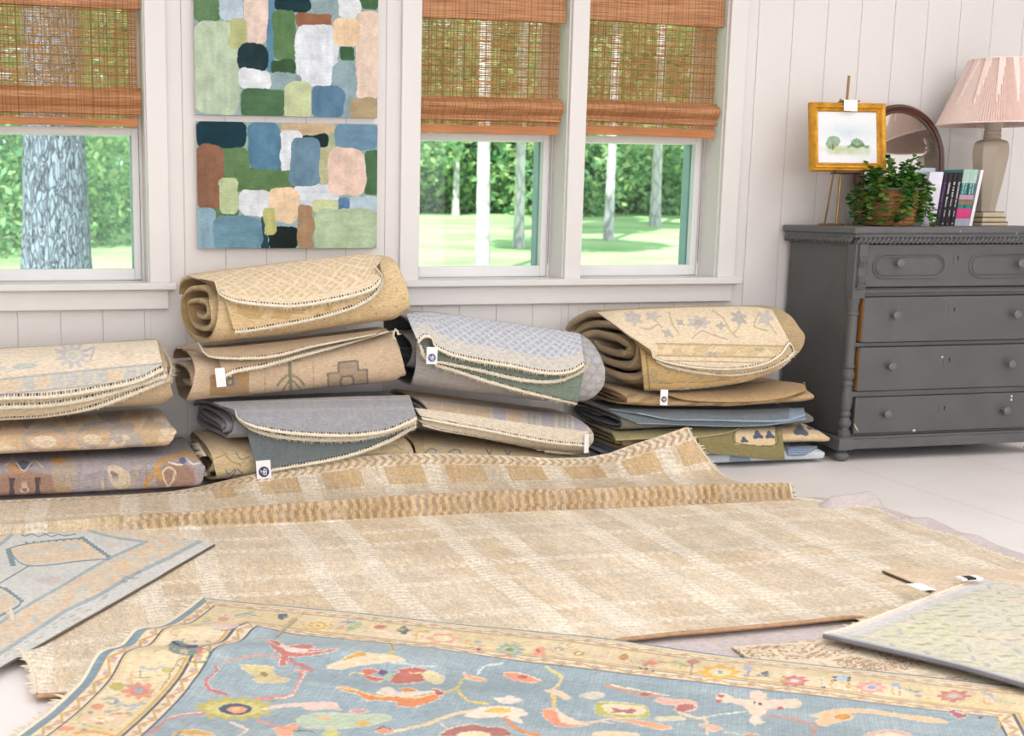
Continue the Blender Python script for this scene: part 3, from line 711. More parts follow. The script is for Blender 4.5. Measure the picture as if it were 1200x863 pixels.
# ------------------------------------------------------------------ easel, gilt picture, price card
def picture():
    tl, tr, br, bl = PY(953, 120.5, 4.965), PY(1040, 122.5, 4.965), PY(1032.5, 201, 4.925), PY(945.3, 200.5, 4.925)
    t = thing('framed_landscape', 'small gilt-framed watercolour landscape standing on a brass easel', 'picture', (bl+br)/2)
    ex = (tr-tl+br-bl)/2; ez = (tl-bl+tr-br)/2; W_, H_ = np.linalg.norm(ex), np.linalg.norm(ez); ex /= W_; ez /= H_; en = np.cross(ex, ez); en /= np.linalg.norm(en); ez = np.cross(en, ex)
    if en[1] > 0: en = -en
    o = (tl+tr+bl+br)/4
    P = lambda u, v, w=0.: o+ex*u+ez*v+en*w
    fw = .036; prof = [(0, -.012), (0, .010), (.004, .016), (.010, .013), (.014, .018), (.020, .017), (.026, .008), (.031, .010), (fw, .004), (fw, -.004)]
    V = []; Fs = []
    for d, h in prof:
        for su, sv in ((-1, -1), (1, -1), (1, 1), (-1, 1)): V.append(P(su*(W_/2-d), sv*(H_/2-d), h))
    for i in range(len(prof)-1):
        for k in range(4):
            k2 = (k+1) % 4; Fs.append([i*4+k, i*4+k2, (i+1)*4+k2, (i+1)*4+k])
    Fs.append([0, 1, 2, 3])
    mk('gilt_frame', np.array(V), Fs, GOLD, t, smooth=False)
    b = MB()   # carved beading along the frame
    for su in (-1, 1):
        for k in range(22): c = P(su*(W_/2-.004), -H_/2+H_*(k+.5)/22, .015); b.lathe(c-en*.003, [(.002, 0), (.0038, .002), (.003, .0045), (.001, .006)], 6, axis=en)
    for sv in (-1, 1):
        for k in range(26): c = P(-W_/2+W_*(k+.5)/26, sv*(H_/2-.004), .015); b.lathe(c-en*.003, [(.002, 0), (.0038, .002), (.003, .0045), (.001, .006)], 6, axis=en)
    b.build('carved_beading', GOLD, t)
    nu, nv = 150, 120; w, h = W_-2*fw+.004, H_-2*fw+.004
    U, Vv = np.meshgrid(np.linspace(0, 1, nu), np.linspace(0, 1, nv), indexing='ij')
    G = P(0, 0, -.001)+ex*((U-.5)*w)[..., None]+ez*((Vv-.5)*h)[..., None]
    c = np.ones((nu, nv, 3))*lin((236, 238, 240)); tint = lambda m, col: c.__setitem__(slice(None), c*(1-m[..., None])+lin(col)*m[..., None])
    nn = fbm(U*9, Vv*9, 5, 4); n2 = fbm(U*30, Vv*30, 6, 3)
    sky = np.exp(-((U-.55)/.4)**2-((Vv-.6)/.16)**2)*(.4+.6*nn); tint(.6*sky, (176, 202, 214))
    gr = ss((.37-Vv)/.06)*ss((Vv-.13)/.07)*ss((U-.12)/.1)*ss((.92-U)/.1); tint(.65*gr*(.4+.8*nn), (170, 196, 128))
    tint(.55*np.exp(-((U-.4)/.3)**2-((Vv-.27)/.05)**2), (200, 190, 140))
    tree1 = (np.hypot((U-.26)/.115, (Vv-.40)/.12)+.5*(nn-.5)*2 < .95); tint(tree1*(.5+.5*n2), (112, 150, 92))
    tree2 = (np.hypot((U-.66)/.10, (Vv-.39)/.09)+.5*(nn-.5)*2 < .95); tint(tree2*(.5+.5*n2), (96, 140, 92))
    hedge = (np.abs(Vv-.34+.02*np.sin(U*40)) < .028) & (U > .5) & (U < .86); tint(hedge*(.5+.5*n2), (92, 140, 84))
    trunkm = (np.abs(U-.26) < .012) & (Vv > .26) & (Vv < .36); tint(trunkm*.7, (100, 96, 70))
    edge = (U < .012) | (U > .988) | (Vv < .015) | (Vv > .985); tint(edge*.4, (190, 186, 180))
    i = np.arange(nu*nv).reshape(nu, nv)
    mk('watercolour', G.reshape(-1, 3), np.stack([i[:-1, :-1], i[1:, :-1], i[1:, 1:], i[:-1, 1:]], -1).reshape(-1, 4), fabric('watercolour_paper', 90., .05, .02, .8, 0.), t, c.reshape(-1, 3))
    # white card hung over the top rail by a loop
    k = thing('price_card', 'blank white price card hung on the gilt picture frame', 'card', P(0, H_/2-.02, .022))
    q = [P(u, v, .0215) for u, v in ((-.030, H_/2-.036), (.034, H_/2-.038), (.036, H_/2+.010), (-.028, H_/2+.010))]
    MB().prism(q, en*.0012).build('card', PAPER, k)
    MB().tube([P(.003, H_/2+.004, .024), P(.003, H_/2+.014, .02), P(.003, H_/2+.016, .006), P(.003, H_/2+.003, -.013)], .0011, 6).build('string', PAPER, k)
    # easel
    e = thing('brass_easel', 'slim aged brass tabletop easel holding the gilt picture', 'easel', (PY(981, 262, 4.93)[0], 4.93, DT))
    foot = PY(980, 263, 4.945); foot[2] = DT+.008; topp = PY(995, 89, 4.985)
    st = MB(); led = P(0, -H_/2, 0)
    xs = foot+(topp-foot)*.27
    st.tube([foot, foot+(topp-foot)*.5-en*.0, topp], .0055, 8); 
    st.build('mast', BRASS, e)
    MB().box(foot-np.array([.085, .006, .008]), foot+np.array([.03, .006, .001]), .002).box(foot+np.array([-.012, -.04, -.008]), foot+np.array([.012, .09, .0]), .002).build('base_bar', BRASS, e)
    cen = P(-.02, -H_/2-.004, .004)
    MB().prism([cen-ex*.055-ez*.006-en*.016, cen+ex*.065-ez*.006-en*.016, cen+ex*.065-ez*.006+en*.022, cen-ex*.055-ez*.006+en*.022], ez*.006).prism([cen-ex*.055+en*.022-ez*.006, cen+ex*.065+en*.022-ez*.006, cen+ex*.065+en*.022+ez*.003, cen-ex*.055+en*.022+ez*.003], en*.003).build('ledge', DLINE, e)
    cl = P(0, H_/2+.004, -.004)
    MB().prism([cl-ex*.032-en*.012, cl+ex*.052-en*.012, cl+ex*.052+en*.020, cl-ex*.032+en*.020], ez*.006).tube([cl-ex*.034+en*.01+ez*.001, cl-ex*.034+en*.01+ez*.012], .005, 8).build('top_clip', BRASS, e)
    MB().tube([foot+np.array([0, .085, 0]), P(-.02, -.02, -.03)], .004, 8).build('back_leg', BRASS, e)
picture()

# ------------------------------------------------------------------ trailing plant in a basket pot
def plant():
    c = PY(1041, 262, 4.825); x, y = c[0], 4.825
    t = thing('potted_plant', 'trailing green plant spilling over a brown woven pot', 'plant', (x, y, DT))
    zr = PY(1041, 222, 4.84)[2]
    # woven pot: stacked coils
    H = zr-DT; pr = [(.088, 0), (.100, .004)]
    for i in range(9): h0 = .004+i*(H-.01)/9; pr += [(.100+.02*i/9, h0+.002), (.106+.02*i/9, h0+.5*(H-.01)/9), (.101+.02*i/9, h0+(H-.01)/9-.001)]
    pr += [(.128, H-.004), (.13, H), (.122, H+.002), (.112, H-.02), (.02, H-.025)]
    MB().lathe((x, y, DT), pr, 40).build('pot', paint('brown_basket_weave', (146, 104, 62), .7, .16, 40., .6, 90.), t, True, sharp=50)
    a = np.linspace(0, 2*np.pi, 40, endpoint=False)
    MB().tube(np.stack([x+.132*np.cos(a), y+.132*np.sin(a), np.full(40, zr+.001)], 1), .0035, 6, True).build('rim', paint('green_pot_rim', (84, 112, 92), .4, .04), t)
    MB().lathe((x, y, zr-.024), [(.001, 0), (.112, .0), (.1, .006), (.001, .008)], 24).build('soil', paint('dark_potting_soil', (46, 36, 28), .9, .1, 40.), t)
    stems = MB(); LV = []; LF = []; dark = []; cnt = 0; r2 = random.Random(5)
    def leaf(p, d, s, roll):
        nonlocal cnt
        d = d/np.linalg.norm(d); sd = np.cross(d, [0, 0, 1.]); sd = sd/np.linalg.norm(sd) if np.linalg.norm(sd) > .05 else np.array([1., 0, 0]); up = np.cross(sd, d)
        sd, up = sd*math.cos(roll)+up*math.sin(roll), up*math.cos(roll)-sd*math.sin(roll)
        pr = [(0, .0), (.22, .34), (.5, .5), (.78, .38), (1, 0.)]
        V = []
        for k, (l, w_) in enumerate(pr): V += [p+d*l*s+sd*w_*s+up*s*.10*math.sin(l*3), p+d*l*s-up*s*.08*(1-abs(l-.5)), p+d*l*s-sd*w_*s+up*s*.10*math.sin(l*3)]
        LV.append(np.array(V))
        for k in range(4):
            for q in (0, 1): LF.append([cnt+k*3+q, cnt+k*3+q+1, cnt+k*3+q+4, cnt+k*3+q+3])
        cnt += len(V)
    def vine(ang, up, reach, drop, n, s):
        pts = []
        d2 = np.array([math.cos(ang), math.sin(ang), 0]); b0 = np.array([x, y, zr-.02])+d2*r2.uniform(.02, .08)
        for k in range(n):
            f = k/(n-1); pts.append(b0+d2*reach*(1-(1-f)**1.8)+np.array([0, 0, up*math.sin(min(1, f*1.9)*math.pi*.6)-drop*f**2.2])+np.array([r2.uniform(-.5, .5), r2.uniform(-.3, .3), r2.uniform(-.4, .4)])*.012)
        pts = cr(pts, n*2); pts[:, 2] = np.maximum(pts[:, 2], DT+.006)
        stems.tube(pts, .0013, 5)
        for k in range(1, len(pts)):
            T = pts[k]-pts[k-1]; sd = np.cross(T, [0, 0, 1.]); sd /= np.linalg.norm(sd)+1e-9
            for sg in (-1, 1):
                if r2.random() < .9:
                    d = sd*sg+T/np.linalg.norm(T)*.5+np.array([0, 0, r2.uniform(-.35, .6)]); leaf(pts[k], d, s*r2.uniform(.75, 1.25), r2.uniform(-.5, .5))
    for i in range(36):
        a = r2.uniform(0, 2*math.pi)
        if i % 2: a = -math.pi/2+r2.uniform(-1.5, 1.5)
        vine(a, r2.uniform(.02, .085), r2.uniform(.05, .115), r2.uniform(.04, .19), 9, .025)
    for a, u, rc, dr in ((1.2, .15, .02, .0), (-.2, .16, .06, .04), (2.0, .13, .06, .02), (-.9, .14, .04, .05), (3.0, .1, .09, .12), (.4, .13, .1, .08), (-2.2, .12, .07, .05)): vine(a, u, rc, dr, 9, .022)
    for i in range(14): vine(r2.uniform(0, 6.28), r2.uniform(.06, .12), r2.uniform(.03, .09), r2.uniform(.0, .05), 8, .021)
    vine(math.pi*1.02, .03, .13, .15, 10, .02); vine(-.1, .05, .13, .2, 12, .02); vine(-.45, .05, .12, .21, 12, .02)
    mk('leaves', np.vstack(LV), LF, leafmat('plant_leaves', [(26, 62, 30), (48, 106, 46), (86, 138, 58), (130, 158, 74), (60, 118, 60)], .2), t, smooth=True)
    stems.build('stems', paint('vine_stem', (96, 92, 52), .6), t)
plant()

# ------------------------------------------------------------------ row of books
def books():
    y0 = 4.845; z0 = DT
    lilac = (226, 222, 236); tl = math.tan(-.0)
    T_ = paint('white_ink', (232, 230, 232), .6); 
    cov = {'lilac': paint('lilac_white_cover', (228, 224, 236), .5), 'black': paint('black_book_cover', (30, 24, 30), .45), 'plum': paint('plum_black_cover', (44, 24, 50), .45), 'teal': paint('teal_cover', (40, 128, 118), .5), 'mint': paint('mint_band', (168, 200, 186), .5),
           'pink': paint('pink_band', (208, 62, 128), .5), 'greyb': paint('grey_blue_band', (160, 168, 184), .5), 'rust': paint('rust_band', (150, 112, 80), .5), 'rose': paint('rose_band', (196, 150, 176), .5), 'white': paint('white_cover', (244, 242, 244), .5), 'ice': paint('ice_blue_cover', (196, 208, 218), .5), 'violet': paint('violet_ink', (120, 84, 150), .6)}
    xs = lambda px: PY(px, 262, y0)[0]
    def book(x, w, h, d, cover, label, bands=(), marks=(), tilt=.0, ydel=0., grp=None, ink=None):
        t = thing('book', label, 'book', (x+w/2, y0+ydel+d/2, z0), grp)
        sh = lambda z_: tilt*(z_-z0)
        def slab(a, b, m, name, par, zz=(0, h)):
            bb = MB()
            V = []
            for X_ in (a[0], b[0]):
                for Y_ in (a[1], b[1]):
                    for Z_ in (zz[0], zz[1]): V.append((X_+sh(z0+Z_), Y_, z0+Z_))
            bb.add(V, [[0, 1, 3, 2], [4, 6, 7, 5], [0, 4, 5, 1], [2, 3, 7, 6], [0, 2, 6, 4], [1, 5, 7, 3]])
            return bb.build(name, m, par)
        ya, yb = y0+ydel, y0+ydel+d
        cvo = MB()
        c = slab((x, ya), (x+w, ya+.002), cover, 'spine', t); slab((x, ya), (x+.0016, yb), cover, 'cover', t); slab((x+w-.0016, ya), (x+w, yb), cover, 'cover', t)
        slab((x+.0016, ya+.002), (x+w-.0016, yb-.004), PAPER, 'pages', t, (.002, h-.003))
        for f0, f1, m in bands: slab((x-.0002, ya-.0006), (x+w+.0002, ya+.0004), m, 'printed_band', c, (h*f0, h*f1))
        if marks:
            r3 = random.Random(int(x*1e4))
            for fx, f0, f1, sz in marks:
                zc = h*f0; mm = MB()
                while zc < h*f1:
                    dz = sz*r3.uniform(.35, .8); cx_ = x+w*fx+sh(z0+zc)
                    if r3.random() < .86: mm.box((cx_-sz*.5, ya-.0013, z0+zc), (cx_+sz*.5*r3.uniform(.3, 1), ya-.0005, z0+zc+dz*.55))
                    zc += dz
                if mm.n: mm.build('spine_lettering', ink or T_, c)
    book(xs(1079), xs(1096)-xs(1079)-.001, .226, .15, cov['lilac'], 'white book at the left end of the row, half behind the plant leaves', tilt=.10)
    x = xs(1096)+.0002; wb = (xs(1118.5)-xs(1096))/4
    for i in range(4):
        m = [(.45, .36, .52, .006), (.5, .52, .82, .008), (.5, .18, .30, .005)]
        if i: m.append((.5, .03, .055, .006))
        book(x+i*wb, wb-.0006, .224, .14, cov['plum' if i == 0 else 'black'], ['black book with violet lettering, leftmost of the black spines', 'black book with white lettering, second of the black spines from the left', 'black book with white lettering, third of the black spines from the left', 'black book with white lettering, touching the teal books'][i], (), m, .10, 0, 'matching black books on the chest', cov['violet'] if i == 0 else None)
    x = x+4*wb; wt = (xs(1135.3)-xs(1118.5))/2
    bands = [(0, .13, cov['greyb']), (.13, .165, paint('red_line', (206, 64, 92), .5)), (.165, .31, cov['pink']), (.38, .45, cov['rust']), (.47, .55, cov['rose']), (.76, 1., cov['mint'])]
    for i in range(2): book(x+i*wt, wt-.0008, .238, .14, cov['teal'], ['teal book with pink and mint bands, beside the black spines', 'teal book with pink and mint bands, beside the thin white book'][i], bands, [(.35, .56, .80, .006), (.7, .58, .9, .005)], .10, 0, 'matching teal books on the chest')
    x = x+2*wt
    book(x, .018, .237, .15, cov['white'], 'thin white book leaning at the right end of the row', (), [(.5, .05, .12, .004)], .145)
    book(xs(1086)+.02, .12, PY(1110, 197, 5.0)[2]-z0, .03, cov['ice'], 'pale blue book standing crossways behind the row of spines', (), (), .0, .156)
books()
# ------------------------------------------------------------------ folded and rolled rugs
def grid_faces(nu, nv):
    i = np.arange(nu*nv).reshape(nu, nv); return np.stack([i[:-1, :-1], i[1:, :-1], i[1:, 1:], i[:-1, 1:]], -1).reshape(-1, 4)
def gnormals(P):
    a = np.gradient(P, axis=0); b = np.gradient(P, axis=1); n = np.cross(a, b); return n/(np.linalg.norm(n, axis=2)[..., None]+1e-12)
def sheet(name, P, th, ct, cb, mat, parent, flip=False, N=None):
    """thick cloth: P outer face, th thickness inward; ct outer colours, cb inner colour(s)"""
    nu, nv, _ = P.shape
    N = gnormals(P) if N is None else N
    if flip: N = -N
    V = np.concatenate([P.reshape(-1, 3), (P-N*th).reshape(-1, 3)])
    q = grid_faces(nu, nv); m = nu*nv
    i = np.arange(m).reshape(nu, nv)
    bd = np.concatenate([i[:-1, 0], i[-1, :-1], i[:0:-1, -1], i[0, :0:-1]]); b2 = np.roll(bd, -1)
    if flip: F_ = [q[:, ::-1], q+m, np.stack([bd, b2, b2+m, bd+m], -1)]
    else: F_ = [q, q[:, ::-1]+m, np.stack([b2, bd, bd+m, b2+m], -1)]
    ct = np.broadcast_to(ct, (nu, nv, 3)).reshape(-1, 3); cb = np.broadcast_to(np.asarray(cb), (nu, nv, 3)).reshape(-1, 3)
    return mk(name, V, np.concatenate(F_), mat, parent, np.vstack([ct, cb]))

class Paint:
    outline = None
    """paints motifs on points given in a 2D frame (photo pixels, or metres on the rug)"""
    def __init__(s, c, x, y): s.c = c; s.x = x; s.y = y
    def put(s, m, col, a=1.):
        s.c[m] = s.c[m]*(1-a)+lin(col)*a; return s
    def inside(s, pts):
        P = np.asarray(pts, float); x0, y0 = P.min(0); x1, y1 = P.max(0)
        bb = (s.x >= x0) & (s.x <= x1) & (s.y >= y0) & (s.y <= y1); ii = np.nonzero(bb); out = np.zeros(s.x.shape, bool)
        if not len(ii[0]): return out
        x, y = s.x[ii], s.y[ii]; r = np.zeros(len(x), bool); Q = np.roll(P, -1, 0)
        for (ax, ay), (bx, by) in zip(P, Q):
            c = (ay > y) != (by > y)
            if ay != by: r ^= c & (x < (bx-ax)*(y-ay)/(by-ay)+ax)
        out[ii] = r; return out
    def poly(s, pts, col, a=1., smooth=True):
        P = np.asarray(pts, float)
        if s.outline: ol, s.outline = s.outline, None; s.line(crc(P, 8*len(P)) if smooth else np.vstack([P, P[:1]]), ol[1], ol[0], .85, raw=True); s.outline = ol
        if smooth and len(P) > 3: P = crc(P, 10*len(P))
        return s.put(s.inside(P), col, a)
    def raw(s, pts, col, a=1.): return s.poly(pts, col, a, False)
    def ell(s, cx, cy, rx, ry, col, a=1., lobes=0, amp=.2, rot=0.):
        dx, dy = s.x-cx, s.y-cy; c_, s_ = math.cos(rot), math.sin(rot)
        u, v = (dx*c_+dy*s_)/rx, (dy*c_-dx*s_)/ry; r = np.hypot(u, v)
        lim = 1+amp*np.cos(lobes*np.arctan2(v, u)) if lobes else 1.
        return s.put(r < lim, col, a)
    def line(s, pts, w, col, a=1., raw=False):
        P = np.asarray(pts, float)
        if len(P) > 2 and not raw: P = cr(P, 14*len(P))
        D = np.full(s.x.shape, 1e9)
        x0, y0 = P.min(0)-w*2; x1, y1 = P.max(0)+w*2
        ii = np.nonzero((s.x >= x0) & (s.x <= x1) & (s.y >= y0) & (s.y <= y1))
        if not len(ii[0]): return s
        x, y = s.x[ii], s.y[ii]; d = np.full(len(x), 1e9)
        for (ax, ay), (bx, by) in zip(P[:-1], P[1:]):
            L = (bx-ax)**2+(by-ay)**2+1e-12; t = np.clip(((x-ax)*(bx-ax)+(y-ay)*(by-ay))/L, 0, 1)
            d = np.minimum(d, np.hypot(x-ax-t*(bx-ax), y-ay-t*(by-ay)))
        D[ii] = d
        return s.put(D < w/2, col, a)

class Body:
    """flattened roll: rounded-box section, wrapped layer on layer; top/bottom edges traced from the front"""
    def __init__(s, bot, top, yf, yb, n=2.6, ym=None, xl=None, xr=None, turns=2.2, th=.011, seed=1, bulge=0., lsl=.03, rsl=.02):
        B = PY(*np.array(bot, float).T, yf+.06); T = PY(*np.array(top, float).T, ym or (yf+yb)/2)
        s.b, s.t = B[np.argsort(B[:, 0])], T[np.argsort(T[:, 0])]
        s.x0 = min(B[:, 0].min(), T[:, 0].min()) if xl is None else xl; s.x1 = B[:, 0].max() if xr is None else xr; s.lsl, s.rsl = lsl, rsl
        s.yf, s.yb, s.n, s.turns, s.th, s.seed, s.bulge = yf, yb, n, turns, th, seed, bulge
    def z0(s, x): return np.maximum(np.interp(x, s.b[:, 0], s.b[:, 2]), .003)
    def z1(s, x): return np.interp(x, s.t[:, 0], s.t[:, 2])
    def box(s, x):
        z0, z1 = s.z0(x), s.z1(x); return (s.yf+s.yb)/2, (s.yb-s.yf)/2, (z0+z1)/2, (z1-z0)/2
    def f(s, P, off=0.):
        cy, hy, cz, hz = s.box(P[..., 0]); return (np.abs((P[..., 1]-cy)/(hy+off))**s.n+np.abs((P[..., 2]-cz)/(hz+off))**s.n)**(1/s.n)-1
    def drape(s, px, py, off):
        """first hit of the viewing ray with the body grown by off"""
        d = ray(px, py); Ys = np.linspace(s.yf-.12, (s.yf+s.yb)/2+.04, 150)
        best = None; prev = None; done = np.zeros(np.shape(px), bool); Yh = np.zeros(np.shape(px)); mn = np.full(np.shape(px), 1e9); Ym = np.zeros(np.shape(px)); pf = None
        for Y in Ys:
            P = O+d*(Y/d[..., 1:2]); fv = s.f(P, off)
            m = fv < mn; mn[m] = fv[m]; Ym[m] = Y
            if pf is not None:
                h = (~done) & (fv < 0); w = np.clip(pf/(pf-fv+1e-9), 0, 1); Yh[h] = (Y-(Ys[1]-Ys[0])*(1-w))[h]; done |= h
            pf = fv
        Yh[~done] = Ym[~done]
        # keep the cloth smooth where rays graze past the top
        return O+d*(Yh[..., None]/d[..., 1:2])
    def build(s, name, colf, inner, mat, parent, nu=200, nf=150, nr=110, lo=1.05):
        rest = max(s.turns-.80, .2)
        th = np.concatenate([np.linspace(.15, .95, nf)*2*np.pi, np.linspace(.955, .955+rest, nr)*2*np.pi]) - .10*2*np.pi
        k = th/(2*np.pi)                     # turns done
        x = np.linspace(s.x0, s.x1, nu)
        X = np.repeat(x[:, None], len(th), 1); TH = np.repeat(th[None], nu, 0)
        endj = (vn(TH*1.1, TH*0+s.seed, s.seed)-.5)
        ue = (X-s.x0)/(s.x1-s.x0); X = X+.03*endj*(np.exp(-ue/.05)-np.exp(-(1-ue)/.05))
        cy0 = (s.yf+s.yb)/2+(s.yb-s.yf)/2*np.sign(np.cos(TH))*np.abs(np.cos(TH))**(2/s.n)*(1-np.clip((TH/(2*np.pi)-.10), 0, None)/s.turns*.8)
        q_ = np.clip((cy0-s.yf)/(s.yb-s.yf), 0, 1); X = X+s.lsl*(1-q_)*(1-ue)**3-s.rsl*q_*ue**3
        cy, hy, cz, hz = s.box(X)
        er = 1-.32*np.clip(1-(s.x1-X)/.035, 0, 1)**2.2; hz = hz*er
        sh = np.clip((TH/(2*np.pi)-.10), 0, None)/s.turns*.86
        HZ = hz*(1-sh); HY = hy-sh*hz*.95
        c, q = np.cos(TH), np.sin(TH); e = 2/s.n
        wr = .004*(fbm(X*7, TH*1.5, s.seed, 3)-.5)*2+.006*np.clip(TH/(2*np.pi)-.9, 0, 1)*(vn(TH*1.7, TH*0, s.seed+2)-.5)*2+.012*s.bulge*(fbm(X*2.2, TH*.8, s.seed+5, 2)-.5)*2
        Yc = cy+(HY+wr)*np.sign(c)*np.abs(c)**e; Z = cz+(HZ+wr*.6)*np.sign(q)*np.abs(q)**e
        Z = np.maximum(Z, .004)
        P = np.stack([X, Yc, Z], -1)
        N = np.stack([np.zeros_like(X), np.sign(c)*np.abs(c)**(2-e)/HY, np.sign(q)*np.abs(q)**(2-e)/HZ], -1); N /= np.linalg.norm(N, axis=2)[..., None]+1e-9
        sm = np.linalg.norm(np.diff(P, axis=1, prepend=P[:, :1]), axis=2).cumsum(1)
        px, py = proj(P)
        col = colf(X, sm, px, py) if callable(colf) else np.broadcast_to(lin(colf), X.shape+(3,)).copy()
        tt = np.broadcast_to((s.th*np.ones(len(th)))[None, :, None], P.shape[:2]+(1,))
        V0 = P; V1 = P-N*tt
        m = nu*len(th); i = np.arange(m).reshape(nu, -1); g = grid_faces(nu, len(th))
        bd = np.concatenate([i[:-1, 0], i[-1, :-1], i[:0:-1, -1], i[0, :0:-1]]); b2 = np.roll(bd, -1)
        F_ = np.concatenate([g, g[:, ::-1]+m, np.stack([b2, bd, bd+m, b2+m], -1)])
        ic = lin(inner)*(1+.16*(fbm(X*30, sm*30, 3)-.5))[..., None]
        return mk(name, np.vstack([V0.reshape(-1, 3), V1.reshape(-1, 3)]), F_, mat, parent, np.vstack([col.reshape(-1, 3), ic.reshape(-1, 3)]))

CREAM = (236, 226, 204)
def edge_cols(c, u, d, w=.016, col=CREAM, stitch=(70, 58, 44)):
    b = d < w; c[b] = lin(col)*(1+.10*(vn(u[b]*300, d[b]*80, 4)-.5))[:, None]
    s_ = (d > w*.72) & (d < w*1.3) & ((u/.0105) % 1 < .45); c[s_] = lin(stitch)
    return c
def fringe(name, E, D, N, parent, ln=.010, step=.0035, rope=.0028, col=None, jag=1.):
    """ragged knotted cotton edge: E edge points, D outward dirs, N surface normals"""
    L = np.r_[0, np.cumsum(np.linalg.norm(np.diff(E, axis=0), axis=1))]; n = max(int(L[-1]/step), 4); q = np.linspace(0, L[-1], n)
    it = lambda A: np.stack([np.interp(q, L, A[:, k]) for k in range(3)], 1)
    e, d, nn = it(E), it(D), it(N); t = np.gradient(e, axis=0); t /= np.linalg.norm(t, axis=1)[:, None]+1e-9
    b = MB(); b.tube(e-d*.001, rope, 6)
    V0 = np.vstack(b.V); F0 = np.array([f for f in b.F if len(f) == 4])
    r = rng.random((n, 4)); l = ln*(.4+1.5*r[:, :1]**2*jag)
    side = t*(r[:, 1:2]-.5)*1.1+nn*(r[:, 2:3]-.35)*.8
    w = step*.42
    tip = e+(d+side*.8)*l; mid = e+d*l*.5+side*l*.3+nn*.002*(r[:, 3:4]-.3)
    a = [e-t*w, e+t*w, e+nn*w*1.4]; m_ = [mid-t*w*.9, mid+t*w*.9, mid+nn*w*1.2]; z = [tip-t*w*.3, tip+t*w*.3, tip+nn*w*.4]
    V = np.stack(a+m_+z, 1).reshape(-1, 3); base = np.arange(n)[:, None]*9
    pat = np.array([[0, 1, 4, 3], [1, 2, 5, 4], [2, 0, 3, 5], [3, 4, 7, 6], [4, 5, 8, 7], [5, 3, 6, 8]])
    Fq = (base[:, None]+pat[None]).reshape(-1, 4)+len(V0)
    return mk(name, np.vstack([V0, V]), np.vstack([F0, Fq]), FRNGM, parent)
def drape_flap(body, top, edge, off, lift, colf, under, parent, mat, nu=190, nv=70, th=.007, fr=True, fl=.009, shape=1.6, name='flap', wave=.0, seed=0, ew=.016):
    """cloth lying on the body between two traced lines; its free edge stands off by lift"""
    A, B = cr(top, nu), cr(edge, nu); v = np.linspace(0, 1, nv)
    px = A[:, None, 0]*(1-v)+B[:, None, 0]*v; py = A[:, None, 1]*(1-v)+B[:, None, 1]*v
    of = off+lift*v[None]**shape+wave*np.sin(np.linspace(0, 9, nu)+seed)[:, None]*v[None]**2
    P = np.empty((nu, nv, 3))
    P = body.drape(px, py, np.broadcast_to(of, px.shape))
    for _ in range(2):   # relax creases
        P[1:-1, 1:-1] = (P[1:-1, 1:-1]*2+P[:-2, 1:-1]+P[2:, 1:-1]+P[1:-1, :-2]+P[1:-1, 2:])/6
    N = gnormals(P); flip = ((N*(O-P)).sum(2)).mean() < 0
    seg = np.linalg.norm(np.diff(P[:, ::-1], axis=1), axis=2); d = np.concatenate([np.zeros((nu, 1)), seg.cumsum(1)], 1)[:, ::-1]
    u = np.repeat(np.r_[0, np.cumsum(np.linalg.norm(np.diff(P[:, -1], axis=0), axis=1))][:, None], nv, 1)
    qx, qy = proj(P)
    c = colf(P[..., 0], d, qx, qy) if callable(colf) else np.broadcast_to(lin(colf), P.shape).copy()
    if fr: c = edge_cols(c, u, d, ew)
    f = sheet(name, P, th, c, lin(under), mat, parent, flip, N)
    if fr:
        Nn = -N if flip else N; D = P[:, -1]-P[:, -3]; D /= np.linalg.norm(D, axis=1)[:, None]+1e-9
        fringe('fringe', P[:, -1]-Nn[:, -1]*th*.5, D, Nn[:, -1], parent, fl)
    return P
def logo_tag(parent, c, w, h, ex, ez, ink=NAVY, mono=True, label=None, z=.012):
    """white care tag with a round monogram: c centre, ex/ez in-plane unit vectors"""
    ex = np.array(ex, float); ex /= np.linalg.norm(ex); ez = np.array(ez, float); ez -= ex*(ez@ex); ez /= np.linalg.norm(ez); n = np.cross(ex, ez)
    if n@(O-c) < 0: n = -n
    P = lambda u, v, k=0.: c+ex*u*w+ez*v*h+n*k
    V = []; m = 7
    b = MB(); t0 = [P(-.5+i/m, .5, .0012*math.sin(i*1.2)) for i in range(m+1)]; t1 = [P(.5-i/m, -.5, .0012*math.sin((m-i)*1.2)+.002) for i in range(m+1)]
    b.prism(t0+t1, -n*.0012); tg = b.build('tag', PAPER, parent)
    if label: tg['label'] = label
    if mono:
        r = .36*w; q = np.linspace(0, 2*np.pi, 28, endpoint=False); cc = P(0, -.12, .0034)
        MB().prism([cc+ex*r*math.cos(a)+ez*r*math.sin(a) for a in q], n*.0006).build('monogram_disc', ink, tg)
        s_ = MB(); k = n*.0012
        at = lambda u, v: cc+ex*u*r+ez*v*r+k
        s_.tube([at(-.62, .45), at(-.25, -.55), at(.08, .62)], r*.075, 5)
        s_.tube([at(.02, .5), at(.02, -.62)], r*.075, 5); s_.tube([at(.02, .5), at(.5, .42), at(.42, .08), at(.05, -.02), at(.48, -.2), at(.42, -.55), at(.02, -.6)], r*.07, 5)
        s_.tube([at(-.6, -.1), at(-.3, .2), at(.3, -.1), at(.62, .15)], r*.055, 5)
        s_.build('monogram', PAPER, tg)
    return tg
